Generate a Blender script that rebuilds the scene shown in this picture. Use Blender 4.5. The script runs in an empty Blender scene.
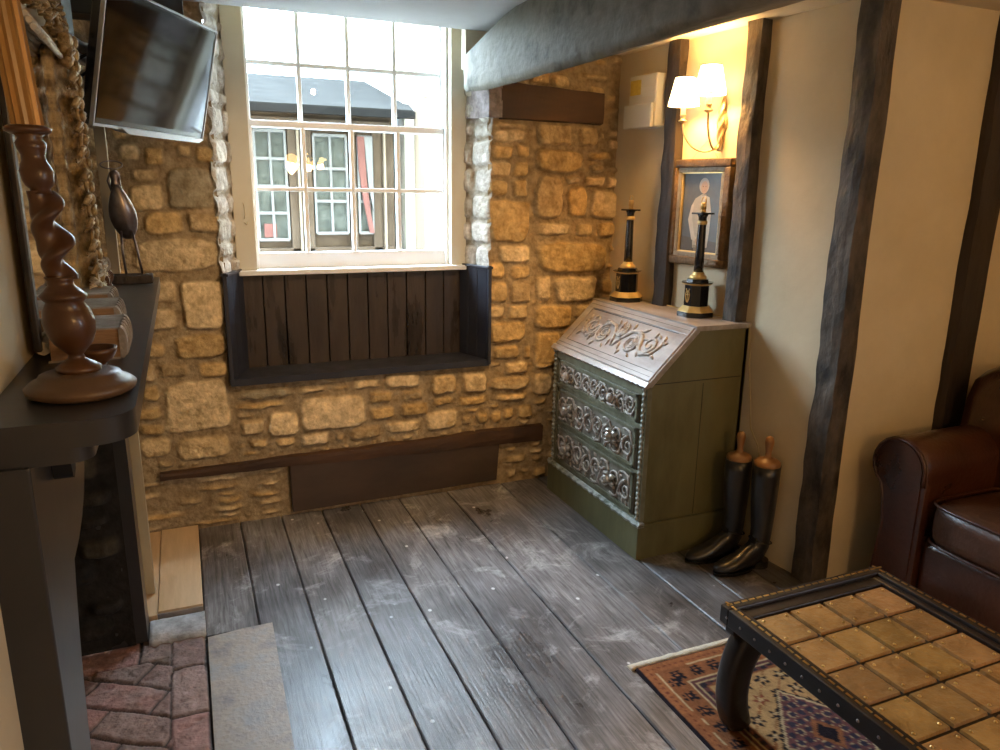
import bpy, bmesh, math, random
import numpy as np
from mathutils import Vector, Matrix, noise as mnoise
random.seed(7)
PI = math.pi
col = bpy.context.scene.collection

# ------------------------------------------------------------------ camera maths (room axes: X along window wall, Y towards it)
FPX = 740.0; CH = 1.5
_a = math.radians(23.15); _p = math.atan(185 / FPX); _r = math.radians(0.85)
_F = np.array([math.sin(_a) * math.cos(_p), math.cos(_a) * math.cos(_p), -math.sin(_p)])
_R0 = np.array([math.cos(_a), -math.sin(_a), 0.0]); _U0 = np.cross(_R0, _F)
_R = _R0 * math.cos(_r) + _U0 * math.sin(_r); _U = _U0 * math.cos(_r) - _R0 * math.sin(_r)
_O = np.array([0, 0, CH])
def at(x, y, X=None, Y=None, Z=None):
    d = _F + _R * (x - 500) / FPX - _U * (y - 375) / FPX
    if X is not None: t = X / d[0]
    elif Y is not None: t = Y / d[1]
    else: t = (Z - CH) / d[2]
    return Vector(_O + d * t)
def atW(x, y, off=0):
    d = _F + _R * (x - 500) / FPX - _U * (y - 375) / FPX
    n = np.array([1, .1, 0]); t = (2.385 - off - n @ _O) / (n @ d)
    return Vector(_O + d * t)
WANG = math.atan(.1)
def WX(y): return 2.385 - .1 * y

D = 3.35      # room face of the window wall
CZ = 2.19     # ceiling
LX = -0.262    # chimney breast face

# ------------------------------------------------------------------ materials
def mat(name, c1, c2=None, rough=.6, scale=8, stretch=(1, 1, 1), bump=.0, bscale=None, metal=0., c3=None, detail=6, spec=.5, coat=0., attr=None, rrange=None):
    m = bpy.data.materials.new(name); m.use_nodes = True
    nt = m.node_tree; N = nt.nodes; L = nt.links
    b = N['Principled BSDF']
    b.inputs['Roughness'].default_value = rough; b.inputs['Metallic'].default_value = metal
    b.inputs['Specular IOR Level'].default_value = spec
    b.inputs['Coat Weight'].default_value = coat; b.inputs['Coat Roughness'].default_value = .15
    tc = N.new('ShaderNodeTexCoord'); mp = N.new('ShaderNodeMapping'); mp.inputs['Scale'].default_value = stretch
    L.new(tc.outputs['Object'], mp.inputs['Vector'])
    nz = N.new('ShaderNodeTexNoise'); nz.inputs['Scale'].default_value = scale; nz.inputs['Detail'].default_value = detail; nz.inputs['Roughness'].default_value = .62
    L.new(mp.outputs[0], nz.inputs['Vector'])
    if c2 is not None:
        r = N.new('ShaderNodeValToRGB'); r.color_ramp.elements[0].position = .33; r.color_ramp.elements[1].position = .68
        r.color_ramp.elements[0].color = (*c1, 1); r.color_ramp.elements[1].color = (*c2, 1)
        if c3 is not None:
            e = r.color_ramp.elements.new(.5); e.color = (*c2, 1); r.color_ramp.elements[2].color = (*c3, 1)
        L.new(nz.outputs[0], r.inputs[0]); outc = r.outputs[0]
        if attr:
            a = N.new('ShaderNodeAttribute'); a.attribute_name = attr
            mx = N.new('ShaderNodeMix'); mx.data_type = 'RGBA'; mx.blend_type = 'MULTIPLY'; mx.inputs[0].default_value = 1
            L.new(a.outputs['Color'], mx.inputs[6]); L.new(outc, mx.inputs[7]); outc = mx.outputs[2]
        L.new(outc, b.inputs['Base Color'])
    else:
        b.inputs['Base Color'].default_value = (*c1, 1)
    if rrange:
        mr = N.new('ShaderNodeMapRange'); mr.inputs[1].default_value = .35; mr.inputs[2].default_value = .65
        mr.inputs[3].default_value = rrange[0]; mr.inputs[4].default_value = rrange[1]
        L.new(nz.outputs[0], mr.inputs[0]); L.new(mr.outputs[0], b.inputs['Roughness'])
    if bump:
        n2 = N.new('ShaderNodeTexNoise'); n2.inputs['Scale'].default_value = bscale or scale * 3; n2.inputs['Detail'].default_value = 8
        L.new(mp.outputs[0], n2.inputs['Vector'])
        bp = N.new('ShaderNodeBump'); bp.inputs['Strength'].default_value = bump; bp.inputs['Distance'].default_value = .01
        L.new(n2.outputs[0], bp.inputs['Height']); L.new(bp.outputs[0], b.inputs['Normal'])
    return m
def emat(name, c, s):
    m = bpy.data.materials.new(name); m.use_nodes = True
    b = m.node_tree.nodes['Principled BSDF']; b.inputs['Base Color'].default_value = (*c, 1)
    b.inputs['Emission Color'].default_value = (*c, 1); b.inputs['Emission Strength'].default_value = s
    return m
def glassmat(name, tint=(1, 1, 1)):
    m = bpy.data.materials.new(name); m.use_nodes = True
    N = m.node_tree.nodes; L = m.node_tree.links; N.remove(N['Principled BSDF'])
    t = N.new('ShaderNodeBsdfTransparent'); t.inputs[0].default_value = (*tint, 1)
    g = N.new('ShaderNodeBsdfGlossy'); g.inputs['Roughness'].default_value = .0
    f = N.new('ShaderNodeFresnel'); ge = N.new('ShaderNodeNewGeometry'); mrr = N.new('ShaderNodeMapRange')   # pane surfaces: same reflectance from both sides
    mrr.inputs[3].default_value = 1.45; mrr.inputs[4].default_value = 1 / 1.45
    L.new(ge.outputs['Backfacing'], mrr.inputs[0]); L.new(mrr.outputs[0], f.inputs[0])
    nz = N.new('ShaderNodeTexNoise'); nz.inputs['Scale'].default_value = 9
    tc = N.new('ShaderNodeTexCoord'); L.new(tc.outputs['Object'], nz.inputs['Vector'])
    bp = N.new('ShaderNodeBump'); bp.inputs['Strength'].default_value = .05; bp.inputs['Distance'].default_value = .01
    L.new(nz.outputs[0], bp.inputs['Height']); L.new(bp.outputs[0], g.inputs['Normal'])
    x = N.new('ShaderNodeMixShader'); L.new(f.outputs[0], x.inputs[0]); L.new(t.outputs[0], x.inputs[1]); L.new(g.outputs[0], x.inputs[2])
    L.new(x.outputs[0], N['Material Output'].inputs[0])
    return m

M = dict(
    extgutter=mat('dark_gutter', (.008, .008, .008), (.012, .012, .012), .9, 5, spec=0),
    greenfront=mat('worn_sage_paint', (.105, .105, .062), (.20, .205, .145), .45, 14, bump=.2),
    extbar=mat('pale_glazing_bars', (.10, .10, .10), (.13, .13, .13), .6, 8, spec=.1),
    plaster=mat('cream_plaster', (.60, .505, .335), (.70, .60, .42), .8, 2.5, bump=.25, bscale=14),
    ceiling=mat('ceiling_plaster', (.50, .50, .49), (.56, .56, .55), .85, 3, bump=.1, bscale=20),
    soffit=mat('soffit_plaster', (.68, .60, .44), (.74, .66, .50), .85, 3, bump=.1, bscale=20),
    stone=mat('rubble_stone', (.62, .57, .50), (1.16, 1.16, 1.16), .9, 26, attr='Col', bump=1.0, bscale=55, spec=.2),
    soot=mat('sooty_stone', (.5, .5, .5), (1.1, 1.1, 1.1), .85, 18, attr='Col', bump=.6, bscale=50, spec=.25),
    beamplaster=mat('painted_beam', (.125, .115, .085), (.26, .245, .19), .7, 7, bump=.8, bscale=18, c3=(.185, .172, .135)),
    timber=mat('old_dark_timber', (.010, .007, .005), (.040, .027, .019), .6, 9, (1, 1, .18), bump=.9, bscale=24),
    greytimber=mat('weathered_timber', (.012, .009, .007), (.12, .095, .072), .6, 13, (1, 1, .5), bump=1.0, bscale=30),
    redtimber=mat('brown_timber', (.026, .013, .008), (.085, .040, .018), .7, 5, (.3, 1, 1), bump=.5, bscale=14),
    endgrain=mat('grey_end_grain', (.15, .12, .11), (.38, .32, .30), .8, 25, bump=1., bscale=35),
    panelbrown=mat('brown_painted_board', (.035, .021, .013), (.065, .040, .025), .55, 5, (.4, 1, 1), bump=.15),
    white=mat('white_gloss_paint', (.84, .86, .86), (.88, .89, .89), .35, 6),
    creampaint=mat('cream_gloss_paint', (.60, .56, .44), (.66, .62, .50), .45, 5),
    navy=mat('black_blue_paint', (.018, .02, .03), (.03, .032, .045), .38, 6, rrange=(.3, .5)),
    seatboard=mat('dark_stained_boards', (.008, .0055, .005), (.050, .036, .028), .3, 8, (1, 1, .16), bump=.35, bscale=30, c3=(.020, .013, .010), rrange=(.2, .45)),
    mantel=mat('charcoal_paint', (.028, .027, .027), (.038, .036, .036), .30, 5, bump=.05),
    brownwood=mat('varnished_brown_wood', (.050, .019, .006), (.12, .048, .014), .34, 6, (1, 1, .4), coat=.2),
    palewoodbase=mat('worn_brown_wood', (.085, .048, .024), (.15, .088, .045), .42, 6, coat=.15),
    giltbrown=mat('bronzed_gilt', (.30, .15, .04), (.60, .34, .11), .35, 6, (1, 1, .3), metal=.55),
    gilt=mat('antique_gilt', (.17, .10, .03), (.60, .42, .18), .45, 40, metal=.25, bump=.7, bscale=70),
    paleg=mat('chalky_gilt', (.45, .38, .26), (.72, .66, .54), .5, 40, metal=.15, bump=.5, bscale=60),
    gold=mat('gold_paint', (.62, .42, .14), (.80, .58, .25), .35, 20, metal=.5),
    black=mat('black_enamel', (.008, .008, .009), None, .22, coat=.4),
    brass=mat('brass', (.55, .36, .13), (.75, .52, .22), .28, 20, metal=1.),
    blackmatt=mat('matt_black', (.006, .006, .007), None, .6),
    screen=mat('tv_screen', (.004, .004, .005), None, .07, spec=.6),
    silver=mat('silver_plastic', (.45, .46, .48), None, .3, metal=.7),
    mirrorglass=mat('mirror_silver', (.85, .86, .87), None, .03, metal=1.),
    green=mat('olive_green_paint', (.095, .088, .035), (.150, .138, .060), .5, 4, (1, 1, .3), bump=.15, bscale=20, c3=(.122, .112, .047)),
    greyedge=mat('worn_green_paint', (.12, .14, .10), (.48, .50, .46), .5, 22, bump=.4),
    carved=mat('limed_carving', (.13, .085, .065), (.48, .43, .375), .45, 26, bump=.5, c3=(.36, .31, .27)),
    carvedbg=mat('carving_ground', (.13, .12, .09), (.27, .25, .21), .5, 10, bump=.3),
    slopewood=mat('limed_slope_wood', (.22, .185, .16), (.50, .46, .43), .30, 9, (1, .25, 1), bump=.3, coat=.2),
    pewter=mat('pewter', (.30, .28, .25), (.62, .60, .55), .35, 40, metal=.8),
    boot=mat('black_leather', (.010, .010, .012), (.022, .021, .022), .3, 10, coat=.35),
    boottree=mat('turned_beech', (.22, .10, .035), (.33, .17, .065), .4, 8),
    leather=mat('oxblood_leather', (.030, .010, .005), (.085, .026, .011), .33, 3.2, bump=.25, bscale=60, coat=.25, rrange=(.25, .42)),
    leatherseat=mat('worn_brown_leather', (.042, .017, .009), (.11, .045, .022), .38, 3, bump=.25, bscale=60, coat=.15),
    tabledark=mat('black_brown_wood', (.007, .0045, .003), (.024, .014, .009), .38, 8, (1, .25, 1), coat=.1, bump=.2),
    tile=mat('tan_hide_squares', (.20, .10, .028), (.34, .185, .060), .36, 12, attr='Col', bump=.6, bscale=50, coat=.15),
    rug=mat('rug_wool', (.75, .75, .75), (1.15, 1.15, 1.15), .95, 60, attr='Col', bump=.8, bscale=250, spec=.1),
    fringe=mat('rug_fringe', (.60, .54, .42), (.74, .68, .55), .95, 80, bump=.8, bscale=200),
    brick=mat('worn_red_brick', (.70, .70, .70), (1.2, 1.15, 1.15), .75, 22, attr='Col', bump=.7, bscale=60),
    slab=mat('stone_slab', (.22, .21, .215), (.40, .33, .27), .5, 7, bump=.35, bscale=60, c3=(.31, .31, .32)),
    palewood=mat('pale_pine', (.56, .38, .21), (.70, .50, .30), .5, 7, (3, .4, 1), bump=.1),
    batten=mat('bare_batten', (.36, .29, .18), (.46, .38, .25), .6, 7, (1, 1, .3)),
    limestone=mat('pale_kerb_stone', (.25, .25, .26), (.75, .76, .78), .7, 14, bump=.6),
    page=mat('book_pages', (.26, .15, .07), (.38, .22, .11), .8, 30, (1, 1, 8)),
    cloth=mat('grey_book_cloth', (.24, .20, .16), (.42, .37, .31), .7, 30, bump=.3),
    cloth2=mat('brown_book_leather', (.10, .045, .02), (.18, .085, .04), .5, 20, bump=.3),
    iron=mat('bronze_metal', (.14, .11, .10), (.42, .37, .36), .28, 9, metal=.75),
    plastic=mat('cream_plastic', (.70, .66, .56), None, .4),
    yellow=mat('yellow_label', (.75, .55, .08), (.6, .42, .05), .5, 60),
    shade=emat('lit_lampshade', (1, .74, .40), 7.),
    candle=emat('candle_tube', (.95, .72, .35), .8),
    bulb=emat('bulb', (1, .62, .22), 14.),
    shadeline=mat('shade_trim', (.05, .04, .03), None, .7),
    antique=mat('aged_brass', (.40, .30, .16), (.60, .48, .28), .4, 30, metal=.7),
    cord=mat('flex', (.45, .36, .18), None, .6),
    paint=mat('oil_painting', (.9, .9, .9), (1.1, 1.1, 1.1), .55, 30, attr='Col', coat=.2),
    framewood=mat('carved_oak_frame', (.085, .048, .018), (.21, .125, .05), .45, 30, (1, 1, 1), bump=.5, metal=.2),
    tarnish=mat('tarnished_gilt_slip', (.20, .16, .10), (.34, .28, .19), .5, 40, bump=.4),
    glass=glassmat('window_glass', (.96, .98, .98)),
    extdark=mat('brown_shopfront', (.040, .029, .021), (.072, .054, .040), .8, 6, spec=.05),
    extwhite=mat('white_render', (.42, .40, .34), (.55, .53, .46), .9, 3),
    extroof=mat('grey_slates', (.017, .0168, .016), (.026, .0258, .0245), 1., 5, (1, 3, 3), bump=.4, spec=0),
    extglass=mat('street_glass', (.028, .033, .030), (.070, .078, .072), .6, 14, spec=.1),
    extred=mat('red_curtain', (.07, .020, .015), (.10, .032, .026), .8, 8),
    extpipe=mat('drainpipe', (.16, .13, .10), None, .9, spec=.1),
    street=mat('street_paving', (.30, .29, .27), (.40, .39, .37), .9, 5),
    blackboard=mat('black_painted_wood', (.007, .007, .008), (.014, .014, .015), .5, 6),
    label=mat('off_white_print', (.72, .70, .62), None, .6),
)

# ------------------------------------------------------------------ mesh builder
class MB:
    def __init__(s): s.v = []; s.f = []; s.sm = []; s.c = []
    def add(s, vs, fs, smooth=False, c=None):
        o = len(s.v); s.v += [tuple(p) for p in vs]; s.f += [tuple(i + o for i in f) for f in fs]; s.sm += [smooth] * len(fs)
        s.c += [c or (1, 1, 1)] * len(vs)
        return s
    def box(s, x0, x1, y0, y1, z0, z1, c=None):
        vs = [(x, y, z) for z in (z0, z1) for y in (y0, y1) for x in (x0, x1)]
        return s.add(vs, [(0, 2, 3, 1), (4, 5, 7, 6), (0, 1, 5, 4), (2, 6, 7, 3), (0, 4, 6, 2), (1, 3, 7, 5)], c=c)
    def hexa(s, vs, c=None):   # 8 points, order as box
        return s.add(vs, [(0, 2, 3, 1), (4, 5, 7, 6), (0, 1, 5, 4), (2, 6, 7, 3), (0, 4, 6, 2), (1, 3, 7, 5)], c=c)
    def rings(s, rs, smooth=True, closed=False, cap=True, c=None):
        n = len(rs[0]); vs = [p for r in rs for p in r]; fs = []
        m = len(rs)
        for i in range(m if closed else m - 1):
            a = i * n; b = ((i + 1) % m) * n
            for j in range(n):
                k = (j + 1) % n; fs.append((a + j, a + k, b + k, b + j))
        s.add(vs, fs, smooth, c)
        if cap and not closed:
            o = len(s.v) - len(vs)
            s.f.append(tuple(o + j for j in range(n))[::-1]); s.sm.append(False)
            s.f.append(tuple(o + (m - 1) * n + j for j in range(n))); s.sm.append(False)
        return s
    def lathe(s, prof, cx=0, cy=0, cz=0, n=28, sq=0, smooth=True, dx=0, dy=0, rot=0):
        rs = []
        z0 = prof[0][1]
        for r, z in prof:
            ring = []
            for k in range(n):
                t = 2 * PI * k / n + rot; q = r
                ox, oy = q * math.cos(t), q * math.sin(t)
                ring.append((cx + ox + dx * (z - z0), cy + oy + dy * (z - z0), cz + z))
            rs.append(ring)
        return s.rings(rs, smooth)
    def tube(s, pts, r, n=8, closed=False, flat=1., up=None, smooth=True, c=None):
        pts = [Vector(p) for p in pts]; m = len(pts); rs = []
        rr = r if isinstance(r, (list, tuple)) else [r] * m
        prev = Vector(up) if up else None
        for i, p in enumerate(pts):
            if closed: t = pts[(i + 1) % m] - pts[i - 1]
            else: t = pts[min(i + 1, m - 1)] - pts[max(i - 1, 0)]
            t = t.normalized() if t.length > 1e-9 else Vector((0, 0, 1))
            if prev is None: prev = Vector((0, 0, 1)) if abs(t.z) < .9 else Vector((1, 0, 0))
            a = prev - t * prev.dot(t)
            a = a.normalized() if a.length > 1e-6 else t.orthogonal().normalized()
            b = t.cross(a)
            if not up: prev = a
            rs.append([p + (a * math.cos(2 * PI * k / n) * flat + b * math.sin(2 * PI * k / n)) * rr[i] for k in range(n)])
        return s.rings(rs, smooth, closed, c=c)
    def ell(s, c, rx, ry, rz, nu=10, nv=7, rot=None):
        rs = []
        R = rot or Matrix.Identity(3)
        for i in range(nv):
            ph = -PI / 2 + PI * (i + .02) / (nv - 1 + .04) if 0 < i < nv - 1 else (-PI / 2 + .06 if i == 0 else PI / 2 - .06)
            rs.append([Vector(c) + R @ Vector((rx * math.cos(ph) * math.cos(2 * PI * k / nu), ry * math.cos(ph) * math.sin(2 * PI * k / nu), rz * math.sin(ph))) for k in range(nu)])
        return s.rings(rs, True)
    def prism(s, poly, fn, d0, d1, smooth=False):  # poly of 2-D points, fn(u,v,d)->xyz
        n = len(poly); a = [fn(u, v, d0) for u, v in poly]; b = [fn(u, v, d1) for u, v in poly]
        s.add(a + b, [tuple(range(n))[::-1], tuple(range(n, 2 * n))] , False)
        s.add(a + b, [(i, (i + 1) % n, n + (i + 1) % n, n + i) for i in range(n)], smooth)
        return s
    def build(s, name, m, parent=None, bevel=0., seg=2, sub=0, world=True):
        me = bpy.data.meshes.new(name)
        off = Vector((0, 0, 0))
        if parent is not None and world:
            p = parent
            while p is not None: off += Vector(p.location); p = p.parent
        me.from_pydata([tuple(Vector(v) - off) for v in s.v], [], s.f)
        me.polygons.foreach_set('use_smooth', s.sm)
        if any(c != (1, 1, 1) for c in s.c) or m.name in ('tan_hide_squares', 'worn_red_brick', 'oil_painting'):
            at_ = me.color_attributes.new('Col', 'FLOAT_COLOR', 'POINT')
            at_.data.foreach_set('color', [x for c in s.c for x in (*c, 1)])
        me.materials.append(m)
        bm = bmesh.new(); bm.from_mesh(me)
        if len(bm.verts) < 60000:
            bmesh.ops.recalc_face_normals(bm, faces=bm.faces)
        bm.to_mesh(me); bm.free()
        o = bpy.data.objects.new(name, me); col.objects.link(o)
        if parent is not None: o.parent = parent
        if bevel:
            b = o.modifiers.new('bevel', 'BEVEL'); b.width = bevel; b.segments = seg; b.limit_method = 'ANGLE'; b.angle_limit = .6; b.harden_normals = False
            if seg > 2:
                me.polygons.foreach_set('use_smooth', [True] * len(me.polygons))
        if sub:
            q = o.modifiers.new('sub', 'SUBSURF'); q.levels = q.render_levels = sub
        return o
def tag(o, label, cat, group=None, kind=None):
    o['label'] = label; o['category'] = cat
    if group: o['group'] = group
    if kind: o['kind'] = kind
    return o
def struct(o, label=None):
    o['kind'] = 'structure'
    if label: o['label'] = label
    return o
def thing(name, loc, label, cat, group=None):
    o = bpy.data.objects.new(name, None); col.objects.link(o); o.location = loc; o.empty_display_size = .1
    return tag(o, label, cat, group)
def copy_tree(o, parent=None):
    c = o.copy(); col.objects.link(c); c.parent = parent
    for ch in list(o.children): copy_tree(ch, c)
    return c

# ------------------------------------------------------------------ numpy noise + stone height field
rng = np.random.default_rng(5)
def nz2(shape, cell, seed=None):
    r = np.random.default_rng(seed) if seed is not None else rng
    h, w = shape; gh, gw = int(h / cell) + 3, int(w / cell) + 3
    g = r.random((gh, gw)) * 2 - 1
    y = np.arange(h) / cell; x = np.arange(w) / cell
    yi = y.astype(int); xi = x.astype(int); fy = y - yi; fx = x - xi
    fy = fy * fy * (3 - 2 * fy); fx = fx * fx * (3 - 2 * fx)
    a = g[yi][:, xi]; b = g[yi][:, xi + 1]; c = g[yi + 1][:, xi]; d = g[yi + 1][:, xi + 1]
    FX = fx[None, :]; FY = fy[:, None]
    return (a * (1 - FX) + b * FX) * (1 - FY) + (c * (1 - FX) + d * FX) * FY
def fill_rects(rects, u0, u1, v0, v1, tries, wr, hr, gap=.010, seed=3):
    r = random.Random(seed); out = list(rects)
    for i in range(tries):
        k = 1 - i / tries
        w = wr[0] + (wr[1] - wr[0]) * k * r.random(); h = hr[0] + (hr[1] - hr[0]) * k * r.random()
        x = r.uniform(u0, u1 - w); y = r.uniform(v0, v1 - h)
        if all(x + w + gap < a or x - gap > c or y + h + gap < b or y - gap > d for (a, b, c, d, *_) in out):
            out.append((x, y, x + w, y + h))
    return out
PALETTE = [(.68, .50, .265), (.58, .41, .195), (.74, .57, .33), (.52, .39, .22), (.64, .45, .21), (.76, .60, .37)]
def stone_field(name, m, fn, u0, u1, v0, v1, rects, res=.006, amp=.021, mortar=(.37, .285, .175), palette=PALETTE, hole=None, parent=None, seed=1, rough=.0045):
    nu = int((u1 - u0) / res) + 1; nv = int((v1 - v0) / res) + 1
    U, V = np.meshgrid(np.linspace(u0, u1, nu), np.linspace(v0, v1, nv))
    sh = U.shape
    UU = U + nz2(sh, 9, seed + 1) * .006 + nz2(sh, 4, seed + 2) * .0025; VV = V + nz2(sh, 9, seed + 3) * .005 + nz2(sh, 4, seed + 4) * .002
    H = nz2(sh, 6, seed + 5) * .003 + nz2(sh, 2.2, seed + 15) * .0012 + nz2(sh, 30, seed + 6) * .004
    C = np.ones((*sh, 3)) * np.array(mortar) * (1 + .12 * nz2(sh, 20, seed + 7))[..., None]
    rr = random.Random(seed)
    tex = nz2(sh, 5, seed + 8) * .5 + nz2(sh, 2.2, seed + 9) * .4 + nz2(sh, 1.1, seed + 19) * .2
    ctex = nz2(sh, 12, seed + 10) * .10 + nz2(sh, 3.5, seed + 11) * .07
    for rc in rects:
        a, b, c, d = rc[:4]; cc = rc[4] if len(rc) > 4 else rr.choice(palette)
        cu, cv, hw, hh = (a + c) / 2, (b + d) / 2, (c - a) / 2, (d - b) / 2
        i0 = max(0, int((a - u0) / res) - 4); i1 = min(nu, int((c - u0) / res) + 5)
        j0 = max(0, int((b - v0) / res) - 4); j1 = min(nv, int((d - v0) / res) + 5)
        if i1 <= i0 or j1 <= j0: continue
        sl = (slice(j0, j1), slice(i0, i1))
        p = rr.uniform(3.2, 7); sk = rr.uniform(-.10, .10); tp = rr.uniform(-.12, .12)
        uu = (UU[sl] - cu) / hw; vv = (VV[sl] - cv) / hh
        uu = uu * (1 + tp * vv); vv = vv + sk * uu * min(1, hw / hh) * .6
        dd = (np.abs(uu) ** p + np.abs(vv) ** p) ** (1 / p)
        e = (1.02 - dd) * min(hw, hh)
        pr = np.clip(e / .011, 0, 1); pr = pr * pr * (3 - 2 * pr)
        big = np.clip(e / .05, 0, 1)
        h = pr * (amp * rr.uniform(.6, 1.15) + amp * .25 * big + (uu * rr.uniform(-.2, .2) + vv * rr.uniform(-.2, .2)) * amp + tex[sl] * rough) 
        H[sl] = np.where(pr > 0, H[sl] * (1 - pr) + h, H[sl])
        cm = np.array(cc)[None, None, :] * (rr.uniform(.86, 1.12) + ctex[sl])[..., None]
        C[sl] = C[sl] * (1 - pr[..., None]) + cm * pr[..., None]
    # dark crevice staining right beside some stones stays out: light makes it
    P = fn(U, V, H)
    co = np.stack(P, -1).reshape(-1, 3)
    idx = np.arange(nu * nv).reshape(nv, nu)
    q = np.stack([idx[:-1, :-1], idx[:-1, 1:], idx[1:, 1:], idx[1:, :-1]], -1).reshape(-1, 4)
    if hole is not None:
        cu = (U[:-1, :-1] + res / 2).reshape(-1); cv = (V[:-1, :-1] + res / 2).reshape(-1)
        q = q[~hole(cu, cv, nz2(sh, 8, seed + 12)[:-1, :-1].reshape(-1))]
    me = bpy.data.meshes.new(name); me.vertices.add(len(co)); me.vertices.foreach_set('co', co.astype(np.float32).ravel())
    me.loops.add(len(q) * 4); me.loops.foreach_set('vertex_index', q.astype(np.int32).ravel())
    me.polygons.add(len(q)); me.polygons.foreach_set('loop_start', (np.arange(len(q)) * 4).astype(np.int32))
    me.update(calc_edges=True); me.polygons.foreach_set('use_smooth', [True] * len(q))
    ca = me.color_attributes.new('Col', 'FLOAT_COLOR', 'POINT')
    ca.data.foreach_set('color', np.concatenate([C.reshape(-1, 3), np.ones((nu * nv, 1))], 1).astype(np.float32).ravel())
    me.materials.append(m); me.validate()
    o = bpy.data.objects.new(name, me); col.objects.link(o)
    if parent: o.parent = parent
    return o

# ================================================================== SETTING
# ---- floor boards
mb = MB()
xs = [-.035, .143, .325, .512, .70, .892, 1.144, 1.445, 1.66, 1.86, 2.05, 2.25, 2.5, 2.72, 2.95, 3.2, 3.5]
rr = random.Random(11)
for a, b in zip(xs[:-1], xs[1:]):
    cuts = [-2.6] + sorted(rr.uniform(-2.2, .6) for _ in range(1)) + [3.4]
    if abs(a - .143) < .01: cuts = [-2.6, .4, 3.4]
    for y0, y1 in zip(cuts[:-1], cuts[1:]):
        t = rr.uniform(.78, 1.18); w = rr.uniform(.96, 1.04)
        y00 = y0
        if a < .14 and y1 > 2.4: y00 = 2.455
        z = rr.uniform(-.0015, .001)
        n = 24; lo = a + .0022; hi = b - .0022
        vs = []
        for i in range(n + 1):
            y = y00 + .001 + (y1 - .002 - y00) * i / n; dz = .0015 * mnoise.noise(Vector((a * 7, y * 2, 0)))
            j = .0016 * mnoise.noise(Vector((a * 31, y * 6, 2)))
            vs += [(lo + j, y, -.03), (lo + j, y, z - .004 + dz), (lo + .004 + j, y, z + dz), (hi - .004 + j, y, z + dz), (hi + j, y, z - .004 + dz), (hi + j, y, -.03)]
        fs = []
        for i in range(n):
            for k in range(5): fs.append((i * 6 + k, i * 6 + k + 1, i * 6 + k + 7, i * 6 + k + 6))
        fs += [(0, 1, 2, 3, 4, 5), tuple(n * 6 + k for k in range(5, -1, -1))]
        mb.add(vs, fs, False, (t * w, t, t / w))
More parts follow.
